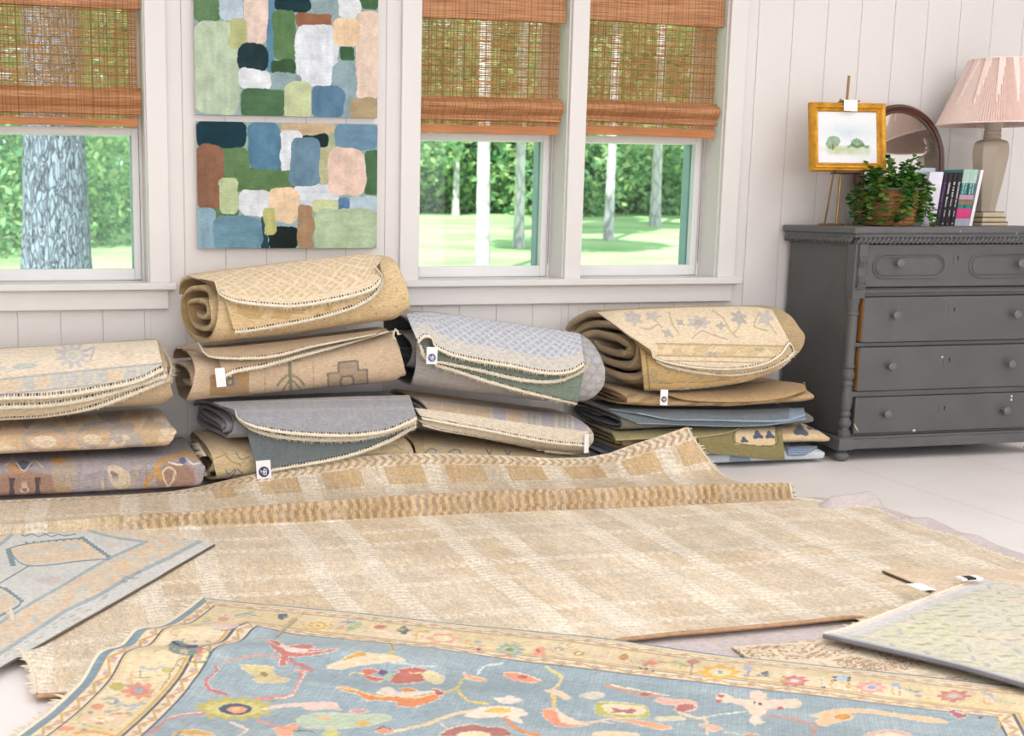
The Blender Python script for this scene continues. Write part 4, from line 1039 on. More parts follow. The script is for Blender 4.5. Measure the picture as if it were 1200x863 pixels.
# ---- pattern helpers
def mottled(col, u, v, s=1, amt=.12, fu=26., fv=26.):
    return lin(col)*(1+amt*2*(fbm(u*fu, v*fv, s, 4)-.5))[..., None]
def mix(c, col, m):
    m = np.clip(m, 0, 1)[..., None]; c[:] = c*(1-m)+lin(col)*m; return c
def lattice(u, v, cu, cv, w, ph=0.):
    a = np.abs(((u/cu+v/cv+ph) % 1)-.5)*2; b = np.abs(((u/cu-v/cv+ph) % 1)-.5)*2
    return np.minimum(a, b) < w
def cellcoord(u, v, cu, cv):
    p = np.floor(v/cv).astype(int) % 2; uu = (u/cu+.5*p) % 1-.5; vv = (v/cv) % 1-.5; return uu, vv
def end_fringe(parent, body, side, y0, y1, zf=.5, n=40, ln=.02):
    """loose threads showing at a rolled end"""
    x = body.x0 if side < 0 else body.x1; yy = np.linspace(y0, y1, n); z = body.z0(np.full(n, x))+(body.z1(np.full(n, x))-body.z0(np.full(n, x)))*zf
    E = np.stack([np.full(n, x), yy, z], 1); D = np.tile([side*1., -.4, -.1], (n, 1)); N = np.tile([0, -.5, .8], (n, 1))
    fringe('fringe', E, D, N, parent, ln, .004)
YB = 5.13
G1, G2, G3, G4 = 'rugs in the left-hand stack', 'rugs in the tall stack under the paintings', 'rugs in the stack under the middle window', 'rugs in the stack beside the chest'

# ===== left stack
def L_stack():
    t = thing('folded_rug', 'folded grey-lavender rug with brown and orange medallions, bottom of the left stack', 'rug', (.1, 4.9, 0), G1)
    B = Body([(-60, 592), (0, 588), (120, 581), (237, 573)], [(-60, 538), (0, 534), (120, 528), (237, 521)], 4.606, 5.12, 6., seed=2)
    B.b[:, 2] = .003
    def col(x, s, px, py):
        c = mottled((172, 163, 164), x, s, 3, .18, 70, 70); n = fbm(x*9, s*9, 8)
        mix(c, (166, 134, 114), ss((np.hypot((px-28)/62, (py-575)/26)-1)*-4+.3*(n-.5))); mix(c, (166, 132, 112), ss((np.hypot((px-206)/26, (py-560)/20)-1)*-5)*.9)
        mix(c, (186, 168, 142), ss((np.hypot((px-75)/16, (py-552)/36)-1)*-4)*.7)
        p = Paint(c, px, py)
        p.line([(170, 573), (178, 556), (188, 560), (184, 546), (196, 538), (216, 532), (232, 536)], 6, (206, 160, 98)); p.line([(182, 574), (196, 572), (190, 556), (198, 548), (206, 556), (198, 570)], 2.2, (222, 204, 172))
        p.ell(22, 548, 12, 6, (206, 152, 90), lobes=5); p.poly([(18, 545), (28, 540), (38, 545), (28, 552)], (84, 84, 112)); p.line([(6, 546), (16, 540), (28, 552), (40, 540), (50, 548)], 2, (210, 200, 184))
        for xx in (14, 44): p.raw([(xx-4, 560), (xx+4, 560), (xx+2, 570), (xx+4, 582), (xx-4, 582), (xx-2, 570)], (92, 80, 84))
        p.ell(29, 574, 5, 4.5, (210, 190, 170)); p.ell(29, 574, 3, 2.7, (150, 118, 100))
        p.poly([(126, 548), (138, 546), (152, 556), (152, 568), (140, 574), (130, 566)], (214, 198, 172)); p.poly([(131, 552), (140, 558), (138, 562), (130, 556)], (140, 128, 128)); p.line([(120, 566), (122, 577), (135, 578), (148, 572)], 3, (206, 190, 160))
        p.ell(68, 540, 9, 4, (214, 158, 92), lobes=5); p.ell(75, 580, 7, 6, (208, 158, 90), lobes=4); p.line([(160, 544), (160, 560), (150, 575)], 4, (186, 168, 150)); p.line([(198, 542), (212, 545), (218, 538), (226, 544), (236, 542)], 2.4, (226, 212, 190)); p.ell(214, 540, 4, 4, (110, 116, 150))
        dk = lin((90, 84, 96)); thin = np.abs(((n*9) % 1)-.5) < .04; c[thin] = c[thin]*.7+dk*.3
        return c
    B.build('folded_body', col, (120, 112, 118), RUGM, t, nu=330); end_fringe(t, B, 1, 4.66, 4.85, .45, 60, .016)
    t = thing('folded_rug', 'folded cream rug with blurred peach and grey scallops, middle of the left stack', 'rug', (.05, 4.9, .17), G1)
    B = Body([(-60, 541), (0, 537), (120, 532), (202, 527)], [(-60, 498), (0, 494), (100, 490), (196, 484)], 4.66, 5.12, 3.6, seed=5)
    def col(x, s, px, py):
        c = mottled((226, 206, 174), x, s, 9, .07, 30, 30); n = fbm(px*.045, py*.07, 21, 3); n2 = fbm(px*.06+9, py*.08, 33, 3)
        mix(c, (214, 180, 140), ss((n-.52)*14)*.8); mix(c, (176, 166, 160), ss((n2-.58)*16)*.8)
        for xx, yy in ((55, 515), (112, 512)):
            rr = 1+.35*(n-.5)*2; mix(c, (182, 172, 164), .8*(np.hypot((px-xx)/26, (py-yy+1)/17) < rr)); mix(c, (214, 182, 146), .9*(np.hypot((px-xx)/21, (py-yy-1)/12) < rr)); mix(c, (228, 210, 182), 1.*(np.hypot((px-xx+3)/14, (py-yy-3)/7) < rr))
        w = 516+9*np.abs(((px/32) % 1)-.5)*2; mix(c, (170, 162, 158), .75*((py > w+8) & (px > 130))); mix(c, (198, 172, 136), .8*((np.abs(px-176) < 14-.6*np.abs(py-508)) & (px > 150)))
        mix(c, (214, 178, 138), .6*(np.abs(px-84) < 7)); return c
    B.build('folded_body', col, (206, 186, 152), RUGM, t, nu=280)
    t = thing('folded_rug', 'folded cream floral rug with layered fringed edges, on top of the left stack', 'rug', (.05, 4.9, .33), G1)
    B = Body([(-60, 502), (0, 498), (100, 493), (200, 487)], [(-60, 411), (0, 407), (60, 404), (120, 400), (184, 396), (204, 420)], 4.655, 5.12, 3.1, seed=8, ym=4.95)
    B.build('folded_body', lambda x, s, px, py: mottled((204, 182, 146), x, s, 4, .1, 40, 40), (196, 176, 142), RUGM, t, nu=200)
    def lay(x, d, px, py): return mottled((218, 200, 168), x, d, 6, .07, 40, 40)
    drape_flap(B, [(-58, 470), (0, 468), (80, 460), (196, 438)], [(-58, 498), (0, 493), (60, 489), (120, 477), (196, 447)], .004, .006, lay, (196, 176, 140), t, RUGM, fl=.007)
    drape_flap(B, [(-58, 460), (0, 456), (80, 450), (196, 432)], [(-58, 486), (0, 480), (60, 477), (120, 466), (196, 442)], .012, .008, lay, (196, 176, 140), t, RUGM, fl=.007)
    def col(x, d, px, py):
        c = mottled((230, 216, 192), x, d, 12, .05, 30, 30); p = Paint(c, px, py)
        yb = 455-.105*(px)+.00003*px**2; q = py-yb
        mix(c, (214, 208, 190), 1.*((q > -10) & (q < 8))); k = np.floor((px+10)/17); h = _h(k, k*0, 3)
        mix(c, (226, 202, 172), .7*((q > -9) & (q < 6) & (h < .35))); mix(c, (198, 198, 194), .7*((q > -8) & (q < 5) & (h > .55) & (((px+10) % 17) > 4)))
        mix(c, (176, 178, 178), .8*((np.abs(q+10) < 1.3) | (np.abs(q-8) < 1.3)))
        mix(c, (222, 214, 196), .9*(q > 9))
        a = np.arctan2((py-417)*1.4, px-86); r = np.hypot((px-86), (py-417)*1.4)
        mix(c, (196, 193, 197), .85*(r < 17+5*np.cos(a*11))); mix(c, (222, 212, 190), .9*(r < 9.5)); mix(c, (196, 204, 186), .8*(r < 6))
        p.line([(64, 410), (76, 412)], 2, (190, 188, 190)); p.line([(100, 412), (110, 408), (106, 422)], 2, (190, 188, 190)); p.poly([(14, 430), (26, 426), (44, 428), (34, 432), (20, 433)], (190, 198, 186)); p.line([(150, 402), (156, 424)], 1.4, (226, 200, 176), .8); p.line([(10, 436), (44, 424)], 1.5, (200, 204, 190))
        p.poly([(140, 414), (150, 410), (158, 416), (148, 420)], (224, 204, 184), .7); p.ell(-15, 432, 20, 9, (200, 196, 196), .8, 7, .2); return c
    drape_flap(B, [(-58, 413), (0, 409), (60, 405.5), (120, 402), (184, 398.5)], [(-58, 474), (0, 469), (60, 467), (110, 459.5), (160, 449), (192, 434)], .022, .012, col, (212, 192, 160), t, RUGM, nv=110, fl=.009)
    # soft raised fold at the right end
    E = np.stack([np.full(40, 0.), np.linspace(4.63, 4.95, 40), np.zeros(40)], 1); E[:, 0] = PY(193, 440, 4.7)[0]+.03*np.sin(np.linspace(0, 3, 40)); E[:, 2] = B.z1(E[:, 0])-.02-.10*np.linspace(1, 0, 40)**2.2
    fringe('fringe', E, np.tile([.9, -.3, -.2], (40, 1)), np.tile([.2, -.6, .7], (40, 1)), t, .018, .0045)
L_stack()

# ===== tall stack under the paintings
def M_stack():
    t = thing('folded_rug', 'rolled gold rug with thin blue sprigs, at the bottom of the tall stack, mostly covered', 'rug', (1., 4.9, 0), G2)
    B = Body([(240, 575), (480, 560)], [(240, 512), (480, 500)], 4.64, 5.12, 3., seed=12, ym=4.85); B.b[:, 2] = .003
    def col(x, s, px, py):
        c = mottled((214, 192, 152), x, s, 15, .09, 40, 40); p = Paint(c, px, py); ink = (124, 128, 138)
        p.line([(262, 564), (272, 558), (276, 550), (268, 556), (264, 550)], 1.5, ink); p.line([(272, 558), (284, 556), (278, 550)], 1.5, ink); p.line([(262, 530), (270, 540), (282, 545)], 1.5, (186, 150, 100)); p.line([(246, 540), (256, 536), (266, 532)], 1.5, (186, 150, 100))
        p.line([(276, 530), (282, 538), (292, 536)], 1.4, (150, 150, 140)); p.line([(445, 528), (460, 522), (472, 528)], 1.5, (190, 170, 130)); return c
    B.build('folded_body', col, (190, 168, 128), RUGM, t, nu=230); end_fringe(t, B, -1, 4.64, 4.9, .8, 80, .022); end_fringe(t, B, -1, 4.64, 4.8, .35, 50, .02)
    # grey flatweave
    t = thing('folded_rug', 'folded heather-grey rug with a teal-grey underside flap and round-logo tag', 'rug', (1., 4.9, .17), G2)
    B = Body([(238, 522), (300, 519), (484, 508)], [(232, 473), (290, 470), (400, 465), (478, 462), (492, 480)], 4.65, 5.12, 3., seed=14, ym=4.88, turns=2.4, lsl=.12, th=.013)
    gcol = lambda x, s, px, py: mottled((150, 150, 154), x, s, 18, .13, 120, 40)
    B.build('folded_body', gcol, (140, 138, 140), FLATM, t, nu=200)
    X = Body([(238, 575), (488, 545)], [(232, 473), (290, 470), (400, 465), (478, 462), (492, 480)], 4.615, 5.12, 4., ym=4.88)   # what the hanging flap rests against
    teal = lambda x, d, px, py: mottled((112, 122, 124), x, d, 28, .1, 90, 50)
    drape_flap(X, [(286, 492), (330, 500), (390, 502), (440, 499), (487, 488)], [(302, 557), (330, 551), (400, 538), (450, 521), (488, 500)], .006, .016, teal, (150, 150, 152), t, FLATM, fl=.008, ew=.012)
    drape_flap(X, [(268, 476), (330, 490), (390, 494), (440, 490), (486, 484)], [(280, 492), (300, 506), (335, 514), (390, 517), (440, 512.5), (488, 496)], .016, .018, teal, (140, 140, 142), t, FLATM, fl=.008, ew=.014)
    def top(x, d, px, py):
        c = mottled((160, 161, 165), x, d, 31, .12, 110, 40)
        for o_, col, a in ((0, (196, 184, 168), .5), (3, (206, 190, 168), .45), (13, (190, 180, 170), .4), (15, (178, 170, 168), .4)):
            yb = 468-.02*(px-300)+o_; mix(c, col, a*(np.abs(py-yb) < .8))
        for xx in (362, 368, 430, 436): mix(c, (190, 160, 140), .35*((np.abs(px-xx) < .8) & (py < 484)))
        return c
    drape_flap(X, [(250, 471), (300, 469), (400, 465), (480, 463)], [(276, 481), (281, 491), (300, 501), (340, 508.5), (400, 512), (448, 508), (476, 498), (489, 491)], .030, .026, top, (104, 112, 114), t, FLATM, nv=90, fl=.008, ew=.012, wave=.002)
    c = PY(309, 550.5, 4.585); logo_tag(t, c, .054, .068, (1, -.04, .06), (.1, .1, 1), label='white tag with navy round monogram')
    # taupe roll
    t = thing('folded_rug', 'rolled taupe rug with outlined cross motifs and a plain white tag', 'rug', (.9, 4.9, .33), G2)
    B = Body([(214, 487), (245, 482), (350, 472), (470, 462)], [(205, 406), (260, 405), (350, 396), (452, 383), (472, 398)], 4.65, 5.10, 2.8, seed=22, ym=4.86, turns=1.7, lsl=.05)
    def col(x, s, px, py):
        c = mottled((206, 182, 153), x, s, 41, .09, 60, 90); p = Paint(c, px, py); ln = (124, 118, 108)
        cx, cy = 407, 446
        p.raw([(396, 424), (420, 422), (421, 434), (431, 433), (432, 455), (384, 458), (383, 437), (396, 436)], ln); p.raw([(398, 426), (418, 424), (419, 436), (429, 435), (430, 453), (386, 456), (385, 439), (398, 438)], (176, 154, 130))
        for yy in (428, 431, 440, 448, 452): p.line([(387, yy+1), (429, yy-2)], .8, (150, 138, 124), .7)
        p.raw([(400, 441), (414, 440), (416, 449), (412, 454), (401, 454.5), (397, 449)], ln); p.raw([(402, 443), (412, 442.3), (413.5, 448), (410.5, 452), (402.5, 452), (400, 448)], (188, 166, 140))
        gr = (126, 124, 98)
        p.line([(339, 423), (341, 458)], 4.5, gr, .85); p.line([(325, 452), (333, 443), (341, 440), (350, 444), (356, 451)], 3, gr, .8); p.line([(331, 458), (341, 446), (352, 456)], 2.4, gr, .75); p.line([(330, 424), (352, 422)], 2.4, gr, .5)
        p.raw([(246, 440), (292, 436), (292, 462), (246, 464)], (172, 136, 94), .85); p.raw([(256, 442), (262, 436), (276, 436), (278, 452), (258, 456)], (166, 150, 132)); p.raw([(264, 443), (274, 442), (275, 452), (265, 453)], (128, 124, 112)); p.raw([(267, 445), (272, 445), (272, 450), (267, 450)], (186, 166, 140))
        for xx in (310, 367): p.line([(xx, 424), (xx+1, 464)], 1.2, (160, 130, 120), .6)
        mix(c, (196, 176, 150), .5*(np.abs(py-(470-.075*(px-230))) < 2)); return c
    B.build('rolled_body', col, (172, 150, 124), FLATM, t, nu=300)
    sand = lambda x, d, px, py: mottled((196, 170, 136), x, d, 45, .07, 60, 60)
    drape_flap(B, [(254, 412), (300, 405), (360, 396), (400, 392), (452, 385)], [(262, 443), (278, 436), (310, 430), (350, 418.5), (400, 404.5), (455, 388)], .006, .010, sand, (180, 156, 126), t, FLATM, fl=.007, ew=.012)
    drape_flap(B, [(206, 409), (260, 407), (350, 398), (400, 392), (446, 386)], [(232, 402), (240, 413), (254, 419), (300, 420), (330, 416), (362, 407), (400, 399), (440, 391)], .016, .022, sand, (150, 132, 112), t, FLATM, fl=.008, ew=.012)
    # curled corner at the right end
    Q = PY(464, 392, 4.66); a = np.linspace(0, 1.6*np.pi, 40); E = np.stack([Q[0]-.004+.008*np.cos(a), np.full(40, 4.64)+a*.004, Q[2]+.018*np.sin(a)], 1)
    fringe('fringe', E, np.stack([np.cos(a), -.4+0*a, np.sin(a)], 1), np.tile([0, -1., .2], (40, 1)), t, .008, .004, rope=.004)
    logo_tag(t, PY(258.5, 442.5, 4.63), .036, .07, (1, 0, .08), (.0, .1, 1), mono=False)
    # gold lattice roll
    t = thing('rolled_rug', 'rolled gold rug with cream lattice pattern, on top of the tall stack', 'rug', (.95, 4.9, .56), G2)
    B = Body([(228, 413), (258, 415), (350, 404), (474, 385)], [(217, 322), (260, 316), (350, 304), (430, 296), (458, 299), (480, 330)], 4.66, 5.09, 2.6, seed=31, ym=4.84, turns=2.8, bulge=.5, lsl=.11, th=.018)
    def gold(x, s, px, py):
        c = mottled((224, 198, 152), x, s, 51, .14, 30, 30); uu, vv = cellcoord(x, s, .050, .034); a = np.arctan2(vv, uu); r = np.hypot(uu, vv)
        mix(c, (224, 200, 158), .75*(r < .30+.09*np.cos(a*5))); mix(c, (190, 156, 104), .8*(r < .10)); return c
    B.build('rolled_body', gold, (176, 148, 104), RUGM, t, nu=260)
    warm = lambda x, d, px, py: mix(mottled((222, 194, 148), x, d, 52, .08, 40, 40), (198, 166, 112), .7*((fbm(x*22, d*22, 61, 2) > .52) & (px < 400) & (py < 374) & (px > 270)))
    drape_flap(B, [(262, 346), (300, 350), (370, 340), (420, 325), (448, 316)], [(275, 391), (300, 388), (370, 375), (420, 359.5), (444, 342), (450, 322)], .004, .010, warm, (190, 160, 112), t, RUGM, fl=.008, ew=.013)
    def latt(x, d, px, py):
        c = mottled((228, 210, 180), x, d, 55, .06, 40, 40); m = lattice(x+.006*np.sin(d*60), d, .072, .056, .22); mix(c, (210, 186, 148), .75*(~m)); uu, vv = cellcoord(x, d, .072, .056)
        mix(c, (232, 212, 178), .8*(lattice(x, d, .072, .056, .10, .5))); return mix(c, (232, 214, 184), .8*(d < .035))
    drape_flap(B, [(220, 323), (260, 318), (350, 306), (430, 298), (448, 303)], [(252, 331), (259, 345), (280, 354.5), (320, 359), (350, 359.5), (400, 351), (436, 340), (447, 326), (440, 314)], .016, .024, latt, (110, 90, 60), t, RUGM, nu=260, nv=120, fl=.010, ew=.012)
M_stack()

# ===== stack under the middle window
def R_stack():
    t = thing('folded_rug', 'folded gold rug with thin blue outlined flowers, bottom of the stack under the middle window', 'rug', (1.7, 4.9, 0), G3)
    B = Body([(478, 560), (690, 560)], [(478, 512), (560, 519), (640, 529), (690, 534)], 4.64, 5.12, 3.2, seed=36, ym=4.80); B.b[:, 2] = .003
    def col(x, s, px, py):
        c = mottled((216, 194, 152), x, s, 61, .10, 40, 40); p = Paint(c, px, py); ink = (110, 116, 128)
        p.line([(498, 530), (506, 526), (512, 530), (504, 534), (498, 530)], 1.5, ink); p.line([(512, 530), (520, 522), (528, 528)], 1.5, (190, 196, 196)); p.line([(526, 530), (534, 527), (540, 531), (532, 535)], 1.5, ink); p.line([(570, 527), (574, 534), (572, 537), (576, 528)], 1.5, ink); p.line([(592, 528), (595, 534), (598, 529)], 1.5, ink); p.line([(604, 541), (608, 538), (612, 542)], 1.5, ink); p.line([(622, 540), (626, 537), (630, 542)], 1.4, ink)
        mix(c, (196, 168, 116), .6*(px < 497)); return c
    B.build('folded_body', col, (196, 174, 132), RUGM, t, nu=220)
    t = thing('folded_rug', 'folded pale beige rug with lavender block border, second rug under the middle window', 'rug', (1.7, 4.9, .16), G3)
    B = Body([(488, 506), (500, 508), (560, 516), (640, 528), (690, 533)], [(478, 462), (560, 473), (640, 483), (692, 488)], 4.645, 5.12, 3.0, seed=38, ym=4.82, lsl=.04)
    def col(x, s, px, py):
        c = mottled((216, 202, 178), x, s, 64, .06, 40, 40)
        q = py-(469+.098*(px-500)); mix(c, (206, 180, 138), 1.*(q < 0)); mix(c, (204, 190, 176), 1.*((q >= 0) & (q < 20)))
        k = np.floor((px-498)/19); h = _h(k, k*0, 5); f = ((px-498)/19) % 1
        mix(c, (206, 178, 144), .9*((q > 2) & (q < 18) & (h < .42) & (f > .12))); mix(c, (176, 168, 176), .9*((q > 2) & (q < 18) & (h >= .42) & (h < .7) & (f > .2))); mix(c, (166, 170, 158), .9*((q > 3) & (q < 17) & (h >= .7) & (f > .2) & (((px*.5) % 3) < 2)))
        mix(c, (170, 160, 166), .8*((np.abs(q) < 1.2) | (np.abs(q-20) < 1.2))); return c
    B.build('folded_body', col, (200, 184, 158), RUGM, t, nu=280)
    pale = lambda x, d, px, py: mottled((220, 208, 186), x, d, 66, .05, 40, 40)
    drape_flap(B, [(490, 492), (560, 503), (640, 514), (688, 518)], [(496, 499), (520, 506), (560, 513), (640, 529), (691, 533)], .004, .006, pale, (190, 176, 150), t, RUGM, nv=30, fl=.006, ew=.011)
    drape_flap(B, [(486, 478), (560, 488), (640, 500), (689, 506)], [(495, 491), (520, 496), (560, 503.5), (640, 519), (691, 524)], .012, .012, pale, (120, 108, 90), t, RUGM, nv=40, fl=.006, ew=.011)
    logo_tag(t, PY(687, 520, 4.622), .020, .075, (1, .3, .0), (.05, .0, 1), mono=False)
    t = thing('folded_rug', 'folded pale blue-grey lattice rug with green underside and round-logo tag', 'rug', (1.7, 4.9, .33), G3)
    B = Body([(478, 466), (492, 471), (560, 479), (640, 488), (690, 488), (704, 480)], [(472, 367), (490, 364), (520, 366), (600, 377), (680, 389), (700, 402), (706, 432)], 4.655, 5.10, 2.8, seed=44, ym=4.84, turns=2.0, bulge=.4, rsl=.14)
    def blu(x, s, px, py):
        c = mottled((176, 172, 168), x, s, 71, .12, 50, 50); uu, vv = cellcoord(x, s, .05, .036); r = np.hypot(uu, vv); mix(c, (196, 200, 206), .6*((r < .4) & (px > 600)) * (px-600)/100.); return c
    B.build('folded_body', blu, (110, 112, 110), RUGM, t, nu=260)
    grn = lambda x, d, px, py: mottled((128, 142, 128), x, d, 73, .1, 60, 60)
    drape_flap(B, [(508, 414), (560, 430), (620, 444), (686, 428)], [(510, 429), (540, 438), (570, 448), (620, 462), (676, 475)], .006, .008, grn, (150, 150, 146), t, RUGM, nv=50, fl=.007, ew=.012)
    drape_flap(B, [(500, 404), (540, 416), (600, 430), (650, 438), (684, 426)], [(492, 404), (499, 421), (520, 426), (560, 434.5), (610, 446), (650, 448), (682, 436), (690, 424)], .012, .016, grn, (130, 140, 128), t, RUGM, nv=50, fl=.007, ew=.012)
    def lat(x, d, px, py):
        c = mottled((198, 200, 204), x, d, 75, .07, 40, 40); m = lattice(x, d, .074, .060, .24); mix(c, (168, 175, 187), .85*(~m)*(py < 432)); uu, vv = cellcoord(x, d, .074, .060)
        mix(c, (206, 208, 210), .8*lattice(x, d, .074, .060, .14, .5)); mix(c, (214, 206, 192), .75*ss((.075-d)/.02)); return c
    drape_flap(B, [(476, 368), (490, 366), (520, 368), (600, 379), (680, 391)], [(490, 402), (498, 395), (507, 397), (512, 408), (530, 417), (560, 424), (600, 430.5), (640, 438.5), (668, 437), (685, 428)], .020, .026, lat, (60, 62, 56), t, RUGM, nu=260, nv=110, fl=.009, ew=.012)
    logo_tag(t, PY(506, 417, 4.595), .042, .064, (1, 0, -.06), (.0, .1, 1), ink=BLUEP, label='white tag with blue round monogram')
R_stack()

# ===== stack beside the chest
def S_stack():
    t = thing('folded_rug', 'folded pale blue-grey striped rug, bottom of the stack beside the chest', 'rug', (2.7, 4.9, 0), G4)
    B = Body([(722, 552), (835, 550), (958, 543)], [(722, 526), (800, 525), (958, 523)], 4.655, 5.12, 4., seed=51, ym=4.72); B.b[:, 2] = .003
    def col(x, s, px, py):
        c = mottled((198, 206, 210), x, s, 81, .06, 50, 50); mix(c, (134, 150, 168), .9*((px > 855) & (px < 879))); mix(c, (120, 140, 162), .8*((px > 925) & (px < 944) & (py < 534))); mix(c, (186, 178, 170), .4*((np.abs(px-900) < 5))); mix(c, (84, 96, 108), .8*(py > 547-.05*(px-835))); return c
    B.build('folded_body', col, (160, 172, 180), FLATM, t, nu=200)
    e2 = drape_flap(B, [(922, 524), (930, 523), (946, 522), (958, 523)], [(924, 534), (932, 534), (942, 533), (945, 532)], .006, .004, lambda x, d, px, py: mix(mottled((140, 158, 178), x, d, 82, .08, 60, 60), (96, 116, 142), .9*((d % .012) < .004)), (140, 156, 176), t, FLATM, nu=30, nv=30, fr=False)
    t = thing('folded_rug', 'folded cream rug with navy flowers and olive flap, in the stack beside the chest', 'rug', (2.7, 4.9, .09), G4)
    B = Body([(715, 530), (820, 527), (900, 524), (963, 522)], [(712, 503), (800, 500), (900, 497), (945, 496), (966, 508)], 4.66, 5.12, 2.6, seed=53, ym=4.78, turns=1.8)
    def col(x, s, px, py):
        c = mottled((216, 190, 150), x, s, 84, .07, 50, 50); p = Paint(c, px, py); nv_ = (84, 92, 112)
        for cx, cy, r in ((938, 505, 8), (952, 500, 6), (888, 512, 7), (905, 512, 7), (840, 516, 8)): p.ell(cx, cy, r, r*.75, nv_, .95, 3, .3, .5)
        mix(c, (140, 126, 84), .95*(px < 812)); mix(c, (172, 152, 112), .9*((px < 740))); return c
    B.build('folded_body', col, (120, 110, 74), FLATM, t, nu=240)
    X = Body([(715, 545), (963, 543)], [(712, 503), (800, 500), (900, 497), (966, 500)], 4.640, 5.12, 4., ym=4.78)
    def oliv(x, d, px, py):
        c = mottled((138, 128, 86), x, d, 86, .1, 70, 70); inn = (px < 908) & (py < 519+.05*(px-820)) & (px > 862); mix(c, (218, 192, 152), 1.*inn); p = Paint(c, px, py)
        q = lambda cx, cy, r: p.ell(cx, cy, r, r*.8, (84, 92, 112), 1., 3, .3, .4)
        q(888, 510.5, 5.5); q(902, 510.5, 5); q(872, 516, 4); mix(c, (138, 128, 86), 1.*(px > 909)); p.line([(862, 503), (862, 519), (909, 521.5), (909, 500)], 1.2, (110, 102, 66)); return c
    drape_flap(X, [(818, 511), (840, 509), (862, 504), (880, 500), (916, 499)], [(819, 530), (850, 533.5), (880, 536.5), (900, 538.5), (920, 539)], .004, .008, oliv, (138, 128, 86), t, FLATM, nu=140, nv=60, fr=False, th=.006)
    drape_flap(B, [(716, 506), (760, 503), (830, 500), (870, 499)], [(722, 516), (770, 514), (800, 515), (845, 509), (866, 502)], .010, .014, lambda x, d, px, py: mix(mottled((150, 140, 94), x, d, 87, .1, 70, 70), (186, 170, 122), .7*(d < .008)), (110, 100, 66), t, FLATM, nu=120, nv=40, fr=False)
    t = thing('folded_rug', 'thin folded slate-blue rug with light blue bound edges, stacked beside the chest', 'rug', (2.7, 4.9, .17), G4)
    B = Body([(714, 508), (760, 506), (850, 502), (944, 499)], [(710, 478), (760, 478), (850, 479), (944, 477)], 4.67, 5.12, 3., seed=56, ym=4.80, turns=2.2, th=.008)
    slate = lambda x, s, px, py: mottled((112, 120, 124), x, s, 91, .1, 70, 70)
    B.build('folded_body', lambda x, s, px, py: mottled((122, 118, 108), x, s, 92, .1, 70, 70), (84, 92, 98), FLATM, t, nu=200)
    def bound(x, d, px, py):
        c = slate(x, d, px, py); mix(c, (146, 168, 184), 1.*(d < .008)); return mix(c, (134, 152, 166), .9*((px > 925) & (d > .008)))
    drape_flap(B, [(716, 482), (760, 481), (850, 484), (942, 483)], [(748, 497), (790, 498), (850, 500.5), (900, 499), (944, 492)], .006, .006, bound, (140, 160, 176), t, FLATM, nv=40, fr=False, th=.006)
    drape_flap(B, [(714, 479), (760, 479), (850, 480), (942, 478)], [(750, 484), (790, 492), (830, 493), (880, 494.5), (920, 494), (944, 487)], .014, .010, bound, (140, 160, 176), t, FLATM, nv=40, fr=False, th=.006)
    t = thing('folded_rug', 'folded tan-brown rug with small round-logo tag, just below the cream floral roll', 'rug', (2.7, 4.9, .27), G4)
    B = Body([(720, 478), (760, 480), (850, 480), (945, 475)], [(712, 451), (760, 457), (850, 456), (925, 447), (950, 459)], 4.665, 5.12, 2.5, seed=59, ym=4.84, turns=2.)
    def tan(x, s, px, py):
        c = mottled((186, 156, 114), x, s, 94, .12, 40, 40); w = np.sin((px*.9+py*2.2)*.22+3*fbm(px*.03, py*.06, 7)); return mix(c, (140, 110, 72), .55*(w > .35)*(py > 462))
    B.build('folded_body', tan, (150, 122, 84), RUGM, t, nu=220)
    sand = lambda x, d, px, py: mottled((186, 154, 110), x, d, 95, .08, 50, 50)
    drape_flap(B, [(770, 458), (850, 452), (910, 447), (943, 450)], [(780, 461), (810, 469), (870, 471), (915, 467), (945, 457)], .008, .012, sand, (130, 104, 70), t, RUGM, nu=120, nv=40, fr=False)
    logo_tag(t, PY(778, 466, 4.63), .032, .062, (1, 0, -.08), (-.55, .1, 1), ink=CHARP, label='white tag with dark oval monogram')
    t = thing('rolled_rug', 'large rolled cream rug with grey floral sprays, top of the stack beside the chest', 'rug', (2.6, 4.9, .37), G4)
    B = Body([(716, 446), (750, 463), (800, 464), (870, 454), (932, 432)], [(691, 372), (705, 364), (740, 361), (820, 358), (905, 358), (930, 372), (950, 398)], 4.66, 5.11, 2.6, seed=64, ym=4.86, turns=3., th=.028, bulge=.3, lsl=.19)
    B.build('rolled_body', lambda x, s, px, py: mottled((186, 162, 124), x, s, 97, .1, 40, 40), (176, 154, 124), RUGM, t, nu=240, nr=170)
    def gold(x, d, px, py):
        c = mottled((204, 174, 122), x, d, 98, .09, 50, 50); n = fbm(px*.09, py*.14, 12, 2); mix(c, (172, 156, 120), .6*((n > .56) & (py < 449))); mix(c, (216, 186, 132), .9*((d > .016) & (d < .05))); return mix(c, (120, 96, 60), .6*(((np.abs(d-.052) < .0015)) | (np.abs(px-757-(py-410)*.1) < 1)))
    drape_flap(B, [(750, 400), (800, 405), (870, 402), (920, 402)], [(755, 458), (800, 457), (840, 453.5), (880, 446), (912, 434), (931, 416)], .005, .010, gold, (176, 150, 106), t, RUGM, nv=60, fl=.008, ew=.010)
    drape_flap(B, [(756, 392), (800, 400), (870, 400), (914, 400)], [(770, 424), (785, 431), (820, 438), (860, 441), (895, 435), (920, 424), (933, 412)], .013, .014, lambda x, d, px, py: mottled((216, 190, 142), x, d, 99, .07, 50, 50), (180, 156, 116), t, RUGM, nv=40, fl=.009, ew=.012)
